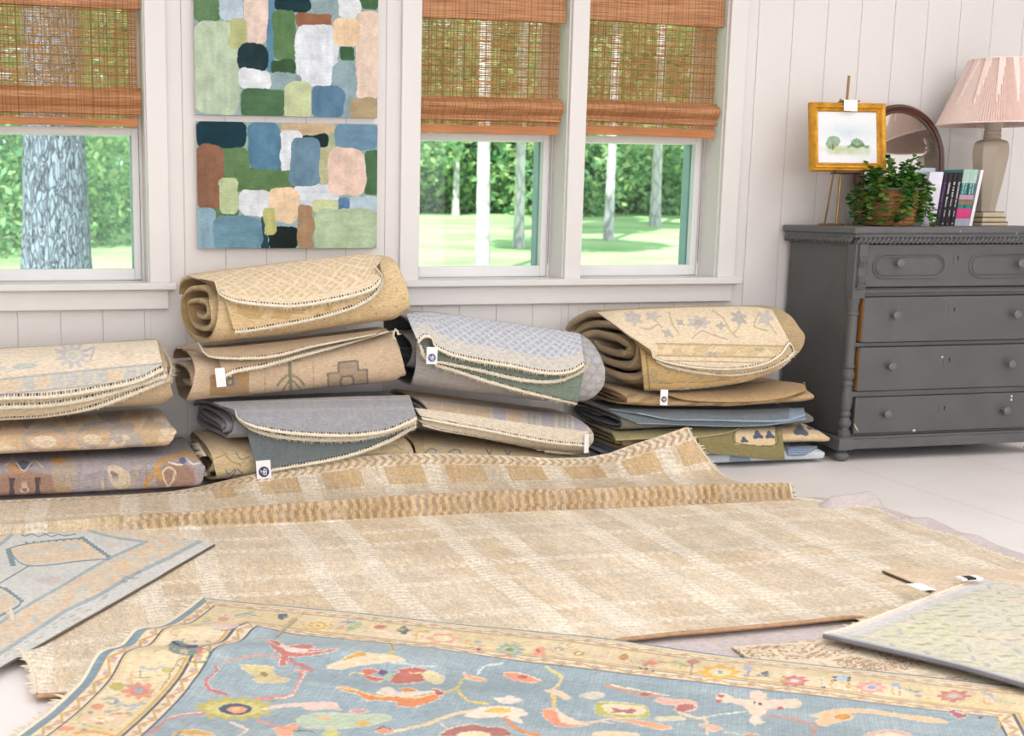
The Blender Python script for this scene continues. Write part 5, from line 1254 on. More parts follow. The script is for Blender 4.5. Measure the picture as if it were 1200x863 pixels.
    def flo(x, d, px, py):
        c = mottled((226, 208, 178), x, d, 101, .06, 40, 40); p = Paint(c, px, py); g, g2, tn = (192, 186, 176), (174, 168, 160), (194, 178, 148)
        q = py-(403+.02*(px-780)); mix(c, (206, 184, 138), .8*((q > 0) & (q < 14) & (px > 770))); n = fbm(px*.12, py*.16, 14, 2); mix(c, (228, 210, 176), .7*((q > 2) & (q < 12) & (n > .52))); mix(c, (178, 154, 112), .8*(((np.abs(q) < .9) | (np.abs(q-14) < .9) | (np.abs(q-20) < .7)) & (px > 768)))
        p.ell(742, 373, 10, 7, g, .9, 6, .2, .5); p.ell(765, 371, 8, 5, g, .9, 5, .25); p.ell(819, 378, 12, 7, g, .9, 7, .2); p.ell(819, 378, 5, 3, g2, .9, 5, .2); p.ell(866, 373, 9, 7, g2, .85, 6, .25, .6); p.ell(897, 373, 8, 8, g, .9, 5, .25); p.ell(845, 382, 5, 4, g2, .8, 4, .3); p.ell(782, 391, 6, 4, g2, .8, 4, .35, .5); p.ell(797, 378, 5, 3, g2, .8, 4, .3, .6)
        for L in ([(784, 366), (788, 380), (796, 392)], [(835, 364), (848, 374), (856, 388), (864, 396)], [(812, 396), (822, 388), (834, 392), (852, 398)], [(866, 384), (858, 392)], [(890, 366), (884, 382), (900, 388)], [(750, 384), (760, 386), (772, 380)], [(900, 378), (910, 392)], [(768, 376), (776, 384)]): p.line(L, 2, tn, .95)
        p.ell(835, 415, 8, 2.2, (160, 156, 150), .7, 6, .4); p.ell(890, 410, 6, 2, (170, 160, 140), .7, 5, .4); return c
    drape_flap(B, [(700, 366), (740, 363), (820, 360), (880, 359.5), (905, 363)], [(762, 410), (767, 419), (785, 426), (820, 432), (860, 433.5), (895, 428), (915, 417), (926, 403), (931, 411)], .020, .026, flo, (120, 100, 72), t, RUGM, nu=260, nv=120, fl=.009, ew=.011)
S_stack()
# ------------------------------------------------------------------ rugs spread on the floor
def gauss(x, s): return np.exp(-(x/s)**2)
_bx = np.array([-.5, .40, .52, .74, 1.06, 1.31, 1.50, 1.72, 1.90, 2.04, 2.14, 2.24, 2.36, 2.47, 2.56])
_bz = np.array([.0, .0, .012, .052, .098, .106, .094, .078, .060, .058, .072, .104, .136, .166, .19])
def ridge_y(x): return 4.058+.02*np.sin(x*1.3)+.012*np.sin(x*5+1)
def hB(x, y):
    """the big beige rug: a fold across it, its far edge pushed up against the stacks"""
    x = np.asarray(x, float); y = np.asarray(y, float)
    r = y-ridge_y(x); amp = np.interp(x, [-.5, .1, .35, .7, 1.4, 2.2, 2.65], [.030, .036, .052, .068, .074, .066, .052])
    h = amp*np.where(r < .03, ss((r+.012)/.042), np.exp(-np.maximum(r-.03, 0)**1.3/.045))
    back = np.interp(x, _bx, _bz); t = np.clip((y-4.40)/.222, 0, 1.1); h = h+back*t**1.8
    h = h+.004*(fbm(x*3, y*3, 5)-.4)+.006*gauss(y-3.45-.08*np.sin(x*2), .05)*ss(x-.2)
    return .016+h
def wool(c, x, y, s=1, a=.08): c *= (1+a*2*(fbm(x*6, y*6, s, 3)-.5)+a*2.6*(fbm(x*110, y*24, s+4, 2)-.5)+a*1.6*(fbm(x*30, y*130, s+9, 2)-.5))[..., None]; return c
def big_rug():
    yb = 4.622; ny = np.concatenate([np.linspace(0, .55, 190), np.linspace(.553, 1, 240)]); nx = np.linspace(0, 1, 760)
    S, T = np.meshgrid(nx, ny, indexing='ij')
    ysf = np.array([2.66, 3.2, 3.84, 3.95, 4.03, 4.14, 4.3, 4.45, 4.61]); xr = np.array([2.775, 2.775, 2.76, 2.69, 2.60, 2.55, 2.54, 2.525, 2.47])
    yfront = np.interp(nx, [0, .06, .3, .465, .53, .6, .75, 1], [2.665, 2.68, 2.74]+[float(PF(*q, .030)[1]) for q in ((690, 752), (760, 742), (835, 735), (1000, 722))]+[2.80])+.008*np.sin(nx*19)
    Y = yfront[:, None]*(1-T)+(np.interp(-.06+2.55*nx, [.45, .75], [4.588, yb]))[:, None]*T
    XL = -.06-.129*(Y-2.68)+.006*np.sin(Y*14); XR = np.interp(Y, ysf, xr)+.006*np.sin(Y*17)
    X = XL*(1-S)+XR*S
    P = np.stack([X, Y, hB(X, Y)], -1)
    rr = Y-ridge_y(X); P[..., 1] -= .050*ss((X-.1)/.3)*np.exp(-((rr-.03)/.045)**2)
    fr = np.clip((X-1.2)/.1, 0, 1)*np.clip((2.05-X)/.1, 0, 1); P[..., 2] += .012*fr*gauss(T*(yb-2.8), .05)     # front edge lifts off the rug below
    P[..., 2] += .012*gauss(X-XL, .06)*(.5+.5*np.sin(Y*20))
    # arclength along the depth, so the weave follows the folds
    v = 2.80+np.concatenate([np.zeros((len(nx), 1)), np.linalg.norm(np.diff(P, axis=1), axis=2).cumsum(1)], 1)+(Y[:, :1]-2.80)
    u = X
    c = np.ones(P.shape)*lin((213, 196, 169)); n = fbm(u*3, v*3, 7)
    mix(c, (212, 190, 154), .7*ss((n-.45)*5)); mix(c, (225, 209, 183), .8*ss((fbm(u*5, v*2.5, 17)-.5)*5))
    crm = (233, 222, 203)
    def col_ticks(cu, w):
        d = np.abs(u-cu-.01*np.sin(v*7)); tick = ((v*1+(u-cu)*.28*np.sign(u-cu)) / .027) % 1; return (d < w)*(.25+.75*(tick < .58))*(.75+.5*n)
    def row_ticks(cv, w):
        d = np.abs(v-cv-.012*np.sin(u*6)); tick = ((u+(v-cv)*.8*np.sign(v-cv))/.030) % 1; return (d < w)*(.2+.8*(tick < .55))*(.6+.7*n)
    m = np.zeros(u.shape)
    for k in range(-2, 7):
        for sg in (-1, 1): m = np.maximum(m, col_ticks(.33+.48*k+sg*.085, .034))
    for k in range(-1, 7):
        for sg in (-1, 1): m = np.maximum(m, .8*row_ticks(2.93+.44*k+sg*.075, .020))
    mix(c, crm, m)
    # lengthwise pile lines; fold shade painted into the ridge's stitches, deeper nap colour along the back edge
    nz = np.gradient(P[..., 2], axis=1)/np.gradient(P[..., 1], axis=1)
    tk = ((u+.25*(v % .05))/.030) % 1; stp = (np.abs(v-ridge_y(u)-.065) < .07)*ss((u-.05)/.25)
    mix(c, (126, 92, 50), .62*stp*(tk > .5)*(.6+.8*fbm(u*30, v*60, 5))); mix(c, (196, 164, 114), .7*stp*(tk <= .5))
    vb = v[:, -1:]-v; fl = (vb < .055); tk2 = ((u+.9*np.abs(vb-.028))/.034) % 1
    mix(c, (182, 146, 94), .75*fl*(tk2 > .55)*(vb > .008)); blk = ((u/.24) % 1 < .62)*(vb > .062)*(vb < .17)*(u > .55); mix(c, (198, 164, 112), .75*blk*(.7+.5*fbm(u*60, v*5, 3)))
    wool(c, u, v, 3, .12)
    t = thing('wool_rug', 'large beige rug with cream feather-stitch plaid, creased across and spread on the floor', 'rug', (1.3, 3.6, 0))
    N = gnormals(P)
    sheet('pile', P, .010, c, lin((206, 178, 130)), PILEM, t, N[..., 2].mean() < 0, N)
    U_ = np.tile([0, 0, 1.], (len(nx), 1))
    up = np.array([0, 0, 1.])
    k = slice(None, None, 4)
    R_ = P[-1][k]; fringe('fringe', R_, np.tile([1., .1, 0], (len(R_), 1)), np.tile(up, (len(R_), 1)), t, .012, .006, .004)
    L_ = P[0][k]; fringe('fringe', L_, np.tile([-1., 0, 0], (len(L_), 1)), np.tile(up, (len(L_), 1)), t, .012, .006, .004)
    b = P[:, 0][::6]; MB().tube(b+np.array([0, -.001, -.004]), .0055, 6).build('bound_edge', paint('brown_bound_edge', (178, 142, 108), .9, .08, 60.), t)
big_rug()

def patch(poly4, nu, nv, hf, us=None, vs=None):
    """four-cornered rug a-b-c-d (a-b along u, a-d along v) on height field hf"""
    a, b, c, d = [np.array(p, float) for p in poly4]; us = np.linspace(0, 1, nu) if us is None else us; vs = np.linspace(0, 1, nv) if vs is None else vs
    U, V = np.meshgrid(us, vs, indexing='ij'); U_, V_ = U[..., None], V[..., None]
    Q = a*(1-U_)*(1-V_)+b*U_*(1-V_)+c*U_*V_+d*(1-U_)*V_
    return np.concatenate([Q, hf(Q[..., 0], Q[..., 1])[..., None]], -1), U, V
def flat_rug(name, P, c, th, under, mat, t):
    N = gnormals(P); return sheet(name, P, th, c, lin(under), mat, t, N[..., 2].mean() < 0, N)

# lilac-grey rug under everything, its edge rumpled at the right
def lilac_rug():
    def h(x, y): return .0065+.042*gauss(y-3.925-.25*(x-2.75), .035)*ss((x-2.58)/.08)*1.0+.010*gauss(y-3.42, .05)*ss((x-2.6)/.1)+.012*gauss(y-3.66, .04)*ss((x-2.65)/.1)+.008*ss((x-2.5)/.2)*(fbm(x*6, y*6, 3)-.3)
    ys = np.array([2.5, 2.9, 3.2, 3.45, 3.6, 3.7, 3.84, 3.92, 4.0, 4.06]); xs = np.array([2.90, 2.89, 2.875, 2.86, 2.885, 2.85, 2.845, 2.86, 2.80, 2.70])
    nu, nv = 240, 200; S, T = np.meshgrid(np.linspace(0, 1, nu), np.linspace(0, 1, nv), indexing='ij'); Y = 2.60+(4.06-2.60)*T; X = 1.15+(np.interp(Y, ys, xs)-1.15)*S
    Y = Y-.06*ss((1.62-X)/.4)*(1-T)*0
    P = np.stack([X, Y, h(X, Y)], -1); c = np.ones(P.shape)*lin((204, 192, 190)); wool(c, X, Y, 9, .05)
    mix(c, (192, 178, 168), .6*((np.sin((X+Y*.6)*260) > 0) & (np.abs(X-1.60) < .07) & (Y < 2.82)))
    t = thing('wool_rug', 'plain lilac-grey rug showing along the right edge beneath the large beige rug', 'rug', (2., 3.3, 0)); flat_rug('pile', P, c, .005, (190, 176, 176), RUGM, t)
lilac_rug()

# cream rug with brown figures under the blue one
def brown_rug():
    P, U, V = patch([(1.56, 2.645), (2.62, 2.65), (2.6, 1.5), (1.52, 1.5)], 420, 300, lambda x, y: .0145+.003*(fbm(x*4, y*4, 8)-.5), vs=np.r_[np.linspace(0, .5, 260), np.linspace(.51, 1, 40)])
    x, y = P[..., 0], P[..., 1]; c = np.ones(P.shape)*lin((226, 208, 180)); px, py = proj(P); p = Paint(c, px, py); br = (152, 116, 78)
    n = fbm(px*.32, py*.8, 4, 3); n2 = fbm(px*.4, py*.9, 9, 2)
    band = p.inside([(845, 764), (880, 758), (940, 755), (985, 754), (1010, 758), (1000, 766), (960, 772), (905, 774), (862, 772)]); mix(c, br, .8*band*(n > .50)*(.5+.5*(np.sin(px*.55+py*.9) > -.3)))
    for q in ([(975, 774), (1000, 769), (1030, 776), (1045, 786), (1012, 788), (985, 784)], [(1028, 765), (1050, 768), (1085, 776), (1062, 786), (1042, 782)], [(1100, 795), (1120, 792), (1140, 798), (1120, 801)]): mix(c, br, .75*p.inside(q)*(n2 > .45))
    for L in ([(840, 757), (880, 752), (950, 749), (1000, 752)], [(1020, 762), (1035, 778), (1062, 790), (1100, 792)], [(960, 776), (985, 788), (1030, 792)]): p.line(L, 1.6, (196, 168, 132), .8)
    for k in range(8): p.ell(850+k*20, 754.5-k*.6, 6, 1.8, (186, 156, 118), .6)
    wool(c, x, y, 11, .06); t = thing('wool_rug', 'cream rug with brown scrolling figures, partly hidden between the blue and the pale green rugs', 'rug', (2., 2.2, 0)); flat_rug('pile', P, c, .006, (200, 176, 140), RUGM, t)
brown_rug()

# small taupe rug corner beside the pale green one
def taupe_rug():
    f = lambda x, y: hB(x, y)+.010+.010*gauss(x-2.39, .03)*ss((y-3.0)/.2)
    P, U, V = patch([tuple(PF(1035, 664, .038)[:2]), (2.80, 3.02), (2.73, 2.45), (2.33, 2.46)], 120, 120, f); x, y = P[..., 0], P[..., 1]
    c = np.ones(P.shape)*lin((222, 200, 172)); mix(c, (208, 182, 148), .6*ss((fbm(x*9, y*9, 5)-.45)*6)); mix(c, (236, 220, 196), .5*((y*50+x*20) % 1 < .3)); wool(c, x, y, 13, .06)
    t = thing('wool_rug', 'corner of a taupe-beige rug between the beige plaid rug and the pale green one', 'rug', (2.5, 2.9, 0)); flat_rug('pile', P, c, .007, (140, 112, 84), RUGM, t)
    MB().tube(P[0]+np.array([-.001, 0, -.004]), .0028, 6).build('bound_edge', paint('dark_brown_binding', (92, 72, 54), .9, .06), t)
    q = PF(1079, 688, .056); b = MB().box(q+np.array([-.022, -.03, -.0008]), q+np.array([.022, .03, .0008])); b.build('tag', PAPER, t)
taupe_rug()

# pale green rug, lower right
def green_rug():
    a = PF(965, 743, .040)[:2]; e1 = PF(1136, 677, .044)[:2]-a; e1 /= np.linalg.norm(e1); e2 = PF(1170, 798, .032)[:2]-a; e2 /= np.linalg.norm(e2)
    L1, L2 = .80, 1.3
    f = lambda x, y: hB(np.minimum(x, 2.7), np.maximum(y, 2.9))*.4+.026+.006*gauss((x-a[0])*e1[0]+(y-a[1])*e1[1], .06)+.004*(fbm(x*5, y*5, 3)-.5)
    P, U, V = patch([a, a+e1*L1, a+e1*L1+e2*L2, a+e2*L2], 330, 420, f, vs=np.r_[np.linspace(0, .6, 380), np.linspace(.61, 1, 40)])
    P[..., 2] += .008*gauss(U*L1, .05)*np.sin(V*L2*5+.2)**2
    c = np.ones(P.shape)*lin((211, 205, 182)); u, v = U*L1, V*L2; px, py = proj(P); x, y = P[..., 0], P[..., 1]
    mix(c, (208, 206, 170), .6*ss((fbm(u*7, v*7, 4)-.48)*6)); mix(c, (226, 208, 184), .7*ss((fbm(u*6, v*6, 14)-.55)*7))
    # scattered dashes in rows
    cu, cv = .052, .040; k = np.floor(v/cv); uu = u/cu+.5*(k % 2)+.25*_h(k, k*0, 6); i = np.floor(uu); fu, fv = uu-i-.5, v/cv-k-.5; h = _h(i, k, 9)
    dash = (np.abs(fv+(fu*.7)*(1-2*(h > .2)))+.35*(fbm(u*90, v*90, 8)-.5) < .16) & (np.abs(fu) < .12+.33*_h(i, k, 10))
    for lo_, hi, cc in ((0, .3, (172, 178, 172)), (.3, .6, (172, 184, 146)), (.6, .85, (184, 186, 190)), (.85, 1, (150, 164, 124))): mix(c, cc, .8*(dash & (h >= lo_) & (h < hi)))
    mix(c, (206, 204, 206), .9*((v < .045) & (v > .022))); mix(c, (228, 214, 202), 1.*(v < .022)); mix(c, (182, 196, 186), .5*((v >= .045) & (v < .06) & (fbm(u*40, v*5, 3) > .5)))
    mix(c, (158, 162, 170), .9*(u < .014)); mix(c, (196, 204, 198), .8*((u >= .014) & (u < .028)))
    wool(c, u, v, 15, .06); t = thing('wool_rug', 'pale green and cream rug scattered with small dashes, at the right front', 'rug', tuple(P[0, 0, :2])+(0,)); flat_rug('pile', P, c, .009, (120, 112, 108), RUGM, t)
    MB().tube(P[0, :380]+np.array([-.001, -.002, -.005]), .0055, 6).build('bound_edge', paint('grey_bound_edge', (112, 108, 112), .9, .08), t)
    fringe('fringe', P[:, 0], np.tile(np.r_[-e2, 0], (330, 1)), np.tile([0, 0, 1.], (330, 1)), t, .008, .005, .003)
    q = PF(1137, 676.5, .050); b = MB(); M_ = (np.array([[1, 0, 0], [0, 1, 0], [0, 0, 1.]]), np.zeros(3)); b.box(q+np.array([-.035, -.014, -.006]), q+np.array([.03, .016, .0])); tg = b.build('tag', PAPER, t)
    MB().box(q+np.array([-.020, -.0146, -.004]), q+np.array([.008, .012, .0005])).build('tag_print', CHARP, tg)
green_rug()

# pale blue medallion rug, left
def medallion_rug():
    def h(x, y): return hB(x, y)+.012+.012*gauss(x-.49, .05)*gauss(y-3.97, .08)
    P, U, V = patch([tuple(PF(-6, 782, .034)[:2]), tuple(PF(251, 631, .045)[:2]), tuple(PF(150, 609, .06)[:2]), tuple(PF(-110, 625, .05)[:2])], 420, 330, h); px, py = proj(P); x, y = P[..., 0], P[..., 1]
    c = np.ones(P.shape)*lin((212, 212, 206)); p = Paint(c, px, py); k = lambda pts: [(a/4.542, 600+b/4.542) for a, b in pts]
    pe, bl, pk, dk = (224, 204, 174), (164, 178, 182), (222, 182, 150), (126, 146, 154)
    rs = np.random.RandomState(3)
    def stripes(mask, a): n = fbm(px*.10, py*.36, 31, 3); n2 = fbm(px*.14, py*.5, 47, 3); mix(c, (226, 190, 154), .7*a*mask*(n > .55)); mix(c, (216, 210, 194), a*mask*(n2 > .58)); mix(c, (186, 198, 200), a*.7*mask*(n < .37))
    # main border band along the near edge, and the far-side corner
    band = p.inside(k([(-260, 880), (-100, 700), (0, 600), (180, 490), (330, 405), (560, 270), (780, 165), (1060, 150), (900, 235), (700, 335), (520, 440), (360, 515), (240, 590), (0, 745), (-120, 830), (-260, 950)])); mix(c, pe, 1.*band); stripes(band, .8)
    band2 = p.inside(k([(470, 95), (640, 45), (700, 60), (880, 110), (1080, 145), (780, 165), (620, 150), (540, 120)])); mix(c, pe, 1.*band2); stripes(band2, .7)
    p.line(k([(-260, 870), (-100, 690), (0, 592), (180, 480), (330, 395), (560, 260), (780, 160)]), 3.4, bl); p.line(k([(-260, 960), (-120, 850), (0, 757), (240, 600), (360, 522), (520, 448), (700, 342), (900, 243), (1080, 150)]), 4.2, bl); p.line(k([(650, 45), (740, 70), (880, 112), (1070, 150)]), 4, bl); p.line(k([(400, 75), (470, 100), (600, 135), (780, 162)]), 2.6, bl); p.line(k([(-20, 135), (40, 112), (85, 92), (130, 100), (250, 110), (330, 100), (420, 78)]), 3, bl)
    # field: hexagon medallion with serrated sides
    p.poly(k([(40, 205), (110, 180), (250, 160), (440, 148), (560, 240), (420, 262), (250, 272), (150, 285)]), pe, 1., False); inner = p.inside(k([(60, 208), (250, 170), (430, 158), (540, 240), (160, 278)])); stripes(inner, .7)
    p.line(k([(40, 205), (150, 287), (420, 264), (580, 250)]), 1.5, dk); p.line(k([(36, 200), (120, 176), (290, 152), (440, 140)]), 1.5, dk)
    for i in range(9): q = k([(438+i*17, 140+i*12)])[0]; p.ell(q[0], q[1], 3.2, 1.8, dk)
    for i in range(7): q = k([(45+i*4, 205+i*13)])[0]; p.ell(q[0], q[1], 4, 1.6, dk)
    p.line(k([(115, 122), (135, 130), (170, 118), (205, 132), (240, 120), (275, 132), (310, 120), (345, 128), (400, 118)]), 1.5, dk); p.line(k([(0, 380), (60, 345), (150, 290)]), 1.7, dk)
    for i in range(8): q = k([(140+i*40, 166-i*3)])[0]; p.ell(q[0], q[1], 1.8, 1.5, dk)
    p.poly(k([(-160, 470), (-30, 410), (20, 415), (100, 485), (0, 550), (-120, 600)]), pe, 1., False); stripes(p.inside(k([(-160, 470), (0, 410), (100, 485), (-120, 600)])), .7)
    p.line(k([(-30, 400), (20, 410), (110, 485), (0, 555)]), 2.4, dk)
    for i in range(6): q = k([(30+i*17, 410+i*13)])[0]; p.ell(q[0], q[1], 3, 1.6, dk)
    p.line(k([(0, 175), (30, 150), (70, 115)]), 4, bl); p.poly(k([(0, 135), (50, 115), (30, 140), (0, 165)]), pe)
    p.ell(*k([(270, 365)])[0], 14, 5, (206, 196, 190), .8, 8, .2); p.ell(*k([(610, 175)])[0], 14, 3, (214, 204, 196), .8, 6, .2)
    for i in range(26):
        q = k([(rs.uniform(0, 1000), 0)])[0][0]; yy = 775-.62*q+rs.uniform(-14, 6); p.line([(q, yy), (q+rs.uniform(4, 8), yy-rs.uniform(1, 3))], 1.2, [dk, (206, 140, 120), (150, 160, 130)][i % 3], .7)
    wool(c, x, y, 17, .06)
    t = thing('wool_rug', 'pale blue and peach medallion rug lying on the beige rug at the left', 'rug', (0, 3.4, 0)); flat_rug('pile', P, c, .009, (150, 140, 128), RUGM, t)
    MB().tube(P[:, 0]+np.array([0, 0, -.006]), .0035, 6).build('bound_edge', paint('dark_taupe_binding', (104, 90, 80), .9, .06), t)
medallion_rug()

# large blue rug with floral border, front
def blue_rug():
    C = np.array([.362, 3.2525]); A = np.array([.86309, -.50505]); B = np.array([-.50505, -.86309]); W_ = 2.10
    def h(x, y):
        base = .018+.012*ss((y-2.55)/.2)
        q1 = y-(2.925+.06*(x-.2)); q2 = y-(2.775-.08*(x-.1)-.18*np.maximum(x-.4, 0)); q3 = y-(2.60-.35*(x-.45))
        sh = lambda q, f, b: np.where(q < 0, gauss(q, f), gauss(q, b))
        r = .030*sh(q1, .040, .08)*ss((.62-x)/.35)+.034*sh(q2, .050, .10)*ss((1.05-x)/.5)+.014*sh(q3, .05, .06)*ss((x-.2)/.2)*ss((1.25-x)/.4)
        return base+r+.010*gauss(y-(2.62-.45*(x-1.1)), .07)*ss((x-.9)/.3)*ss((1.9-x)/.3)+.006*(fbm(x*4, y*4, 6)-.5)
    nu, nv = 860, 470; us = np.linspace(0, W_, nu); vs = np.r_[np.linspace(0, .92, 430), np.linspace(.95, 1.9, 40)]
    u, v = np.meshgrid(us, vs, indexing='ij'); Q = C+A*u[..., None]+B*v[..., None]
    Q = Q+A*(.006*np.sin(v*9))[..., None]*(u[..., None] < .3)
    x, y = Q[..., 0], Q[..., 1]; P = np.concatenate([Q, h(x, y)[..., None]], -1); px, py = proj(P)
    c = np.ones(P.shape)*lin((156, 173, 179)); n = fbm(u*2.2, v*9, 4, 3); mix(c, (146, 162, 167), .8*ss((n-.5)*5)); mix(c, (172, 184, 186), .7*ss((fbm(u*3, v*12, 19)-.55)*6))
    mix(c, (116, 134, 142), .35*(((u*1.0) / .0065) % 1 < .35))
    # borders by distance from the edges
    a = np.minimum(u*1.0, (W_-u)*1.0); b = v*1.12
    d = np.minimum(a, b); s_ = np.where(a < b, v, u); BW = .232
    bd = d < BW; ca = (220, 202, 164); mix(c, ca, 1.*bd); nn = fbm(u*5, v*5, 41); mix(c, (212, 195, 150), .6*(bd & (d > .06) & (d < .19))*ss((nn-.42)*6)); mix(c, (232, 214, 186), .6*(bd & (d > .06) & (d < .19))*ss((fbm(u*6, v*6, 51)-.55)*7))
    gd = ((d > .024) & (d < .053)) | ((d > .199) & (d < .228)); mix(c, (224, 206, 178), 1.*gd)
    g = np.where(d < .1, (d-.024)/.029, (d-.199)/.029); zz = np.abs(((s_/.075) % 1)-.5)*2; zg = gd & (np.abs(g-.12-.76*zz) < .13); mix(c, (196, 160, 84), .9*zg)
    tri = gd & (np.abs(g-.5) < .22) & (((s_/.0375+.25) % 1) < .42); mix(c, (186, 126, 118), .7*tri*(((s_/.075) % 1) < .5)); mix(c, (150, 150, 170), .6*tri*(((s_/.075) % 1) >= .5))
    mix(c, (196, 158, 84), .85*((d > .182) & (d < .189))); mix(c, (58, 72, 96), .9*(((d > .0525) & (d < .0575)) | ((d > .1925) & (d < .199)) | ((d > .228) & (d < .234)))*np.where(a < b, 1, .75))
    mix(c, (196, 158, 100), .6*(((d > .0595) & (d < .0625)))); mix(c, (126, 146, 154), 1.*((d < .020) & (a < b))); mix(c, (120, 144, 154), 1.*((d < .008) & (a >= b))); mix(c, (92, 100, 112), .7*((d > .020) & (d < .023)))
    p = Paint(c, px+1.7*(vn(px*.45, py*.9, 71)-.5)*2+1.4*(vn(px*.13, py*.3, 75)-.5)*2, py+.7*(vn(px*.4, py*.8, 73)-.5)*2)
    K = lambda ox, oy, s: (lambda *pts: [(ox+i/s, oy+j/s) for i, j in pts])
    c2, c3, c4, c5, c6 = K(20, 700, 5.), K(240, 700, 5.), K(460, 720, 5.), K(680, 740, 4.615), K(920, 740, 4.286)
    rose, pink, sal, orn, pale, gold, oli, mar, navy, mint, cr_ = (186, 122, 114), (216, 176, 160), (216, 150, 122), (212, 136, 92), (230, 206, 180), (212, 178, 96), (188, 176, 100), (150, 92, 88), (62, 78, 100), (186, 200, 172), (232, 216, 188)
    def flower(q, rx, ry, outer, mid, core, lobes=8): x_, y_ = q[0]; p.ell(x_, y_, rx, ry, outer, 1, lobes, .18); p.ell(x_, y_, rx*.6, ry*.6, mid); p.ell(x_, y_, rx*.3, ry*.3, core)
    # --- left border flowers
    flower(c2((712, 550)), 17, 9, sal, (206, 130, 116), (150, 170, 182)); p.poly(c2((890, 285), (930, 255), (1000, 275), (1060, 290), (1080, 320), (1040, 340), (960, 340), (900, 320)), (120, 140, 134)); p.line(c2((920, 265), (980, 290), (1055, 290)), 3.2, navy); p.ell(*c2((1070, 312))[0], 5, 3, rose)
    p.poly(c2((540, 520), (600, 500), (620, 530), (580, 550)), oli); p.line(c2((500, 600), (560, 595), (600, 620), (660, 640), (740, 610)), 2, (150, 166, 186)); p.ell(*c2((470, 645))[0], 8, 3.4, sal); p.ell(*c2((290, 770))[0], 10, 3.2, sal)
    p.ell(*c2((500, 715))[0], 24, 5.2, (232, 190, 166), .9, 8, .12); p.ell(*c2((500, 712))[0], 15, 3, cr_); p.ell(*c2((490, 712))[0], 6, 1.4, (210, 190, 120)); p.line(c2((380, 690), (350, 720), (400, 750), (480, 770)), 1.6, (170, 176, 130)); p.line(c2((330, 800), (450, 790), (560, 812)), 3, (216, 160, 90)); p.line(c2((640, 670), (700, 640), (760, 620)), 2, (150, 172, 186)); p.line(c2((540, 690), (640, 680), (680, 690)), 1.5, (196, 150, 130))
    p.line(c2((720, 410), (790, 425), (850, 410), (900, 420)), 2.6, (170, 178, 186)); p.ell(*c2((870, 430))[0], 6, 3, oli); p.line(c2((830, 440), (790, 420), (800, 400)), 1.5, pink); p.line(c2((930, 400), (880, 480), (840, 540)), 2, (150, 140, 100)); p.line(c2((1130, 290), (1100, 375), (1000, 380)), 2, (150, 150, 100))
    p.ell(*c3((110, 130))[0], 7, 2.6, sal); p.poly(c3((50, 175), (110, 160), (200, 165), (160, 185), (90, 192)), (206, 196, 196), .9); p.ell(*c3((120, 176))[0], 7, 1.8, (232, 190, 160)); p.line(c3((180, 105), (240, 98), (300, 108)), 1.6, (150, 160, 170)); p.line(c3((60, 188), (120, 196), (190, 180)), 1., (130, 140, 150))
    # --- top border, left to right
    p.poly(c3((430, 115), (450, 98), (490, 105), (470, 130), (445, 132)), (96, 106, 124)); p.line(c3((400, 120), (430, 90)), 1.4, gold); p.line(c3((500, 145), (545, 108)), 1.4, (200, 130, 100))
    flower(c3((665, 168)), 11, 4.6, gold, (232, 206, 150), (206, 150, 80)); p.line(c3((590, 150), (575, 170), (600, 190)), 1.2, (206, 160, 90)); p.line(c3((735, 155), (750, 172), (725, 190)), 1.2, (206, 160, 90))
    p.poly(c3((820, 190), (880, 150), (930, 145), (900, 180), (850, 200)), (178, 186, 140)); p.line(c3((800, 150), (860, 130), (880, 145)), 1.6, (170, 176, 186)); p.poly(c3((985, 178), (1020, 165), (1070, 178), (1025, 190)), (206, 120, 100)); p.ell(*c3((1025, 178))[0], 3.5, 1.4, rose); p.ell(*c3((1165, 195))[0], 7, 4, (100, 108, 124), 1, 4, .3)
    flower(c4((295, 142)), 18, 5.6, (222, 172, 146), (226, 216, 170), (232, 220, 196), 6); p.line(c4((130, 150), (150, 110), (205, 100)), 2.2, gold); p.line(c4((430, 180), (450, 150), (460, 195), (490, 160)), 1.3, (214, 172, 110)); p.ell(*c4((510, 208))[0], 2.6, 1.6, (166, 96, 100)); p.ell(*c4((515, 190))[0], 4, 1.4, pink)
    flower(c4((690, 208)), 15, 7, (150, 172, 160), (172, 186, 160), (140, 136, 76), 10); p.ell(*c4((665, 245))[0], 7, 1.2, orn); p.ell(*c4((590, 195))[0], 5, 2.6, (224, 200, 156)); p.poly(c4((820, 235), (850, 195), (890, 200), (895, 235), (850, 245)), (222, 160, 130)); p.ell(*c4((850, 215))[0], 3, 2, (190, 110, 100))
    p.line(c4((930, 230), (960, 195), (1000, 210)), 1.3, (120, 150, 150)); p.line(c4((980, 190), (990, 215)), 1.2, (110, 120, 100)); p.ell(*c4((1095, 232))[0], 7.5, 2.6, (172, 156, 80)); p.ell(*c4((1095, 231))[0], 4, 1.3, cr_)
    p.line(c5((130, 160), (150, 110)), 1.5, pink); p.line(c5((120, 100), (180, 95)), 2, (226, 186, 160)); p.poly(c5((210, 140), (240, 120), (262, 140), (235, 158)), (190, 140, 80)); flower(c5((380, 172)), 10, 4.6, (222, 168, 140), (214, 140, 116), (206, 130, 110), 5)
    for q in ((325, 200), (395, 215), (360, 205)): p.ell(*c5(q)[0], 1.8, 1.2, (70, 84, 90))
    p.raw(c5((530, 165), (560, 170), (555, 210), (530, 210)), (196, 206, 140)); p.line(c5((540, 175), (538, 205)), 1.2, (120, 130, 80)); p.line(c5((610, 170), (600, 200), (595, 235)), 2., (176, 120, 110)); p.ell(*c5((610, 165))[0], 8, 2.6, (190, 130, 120))
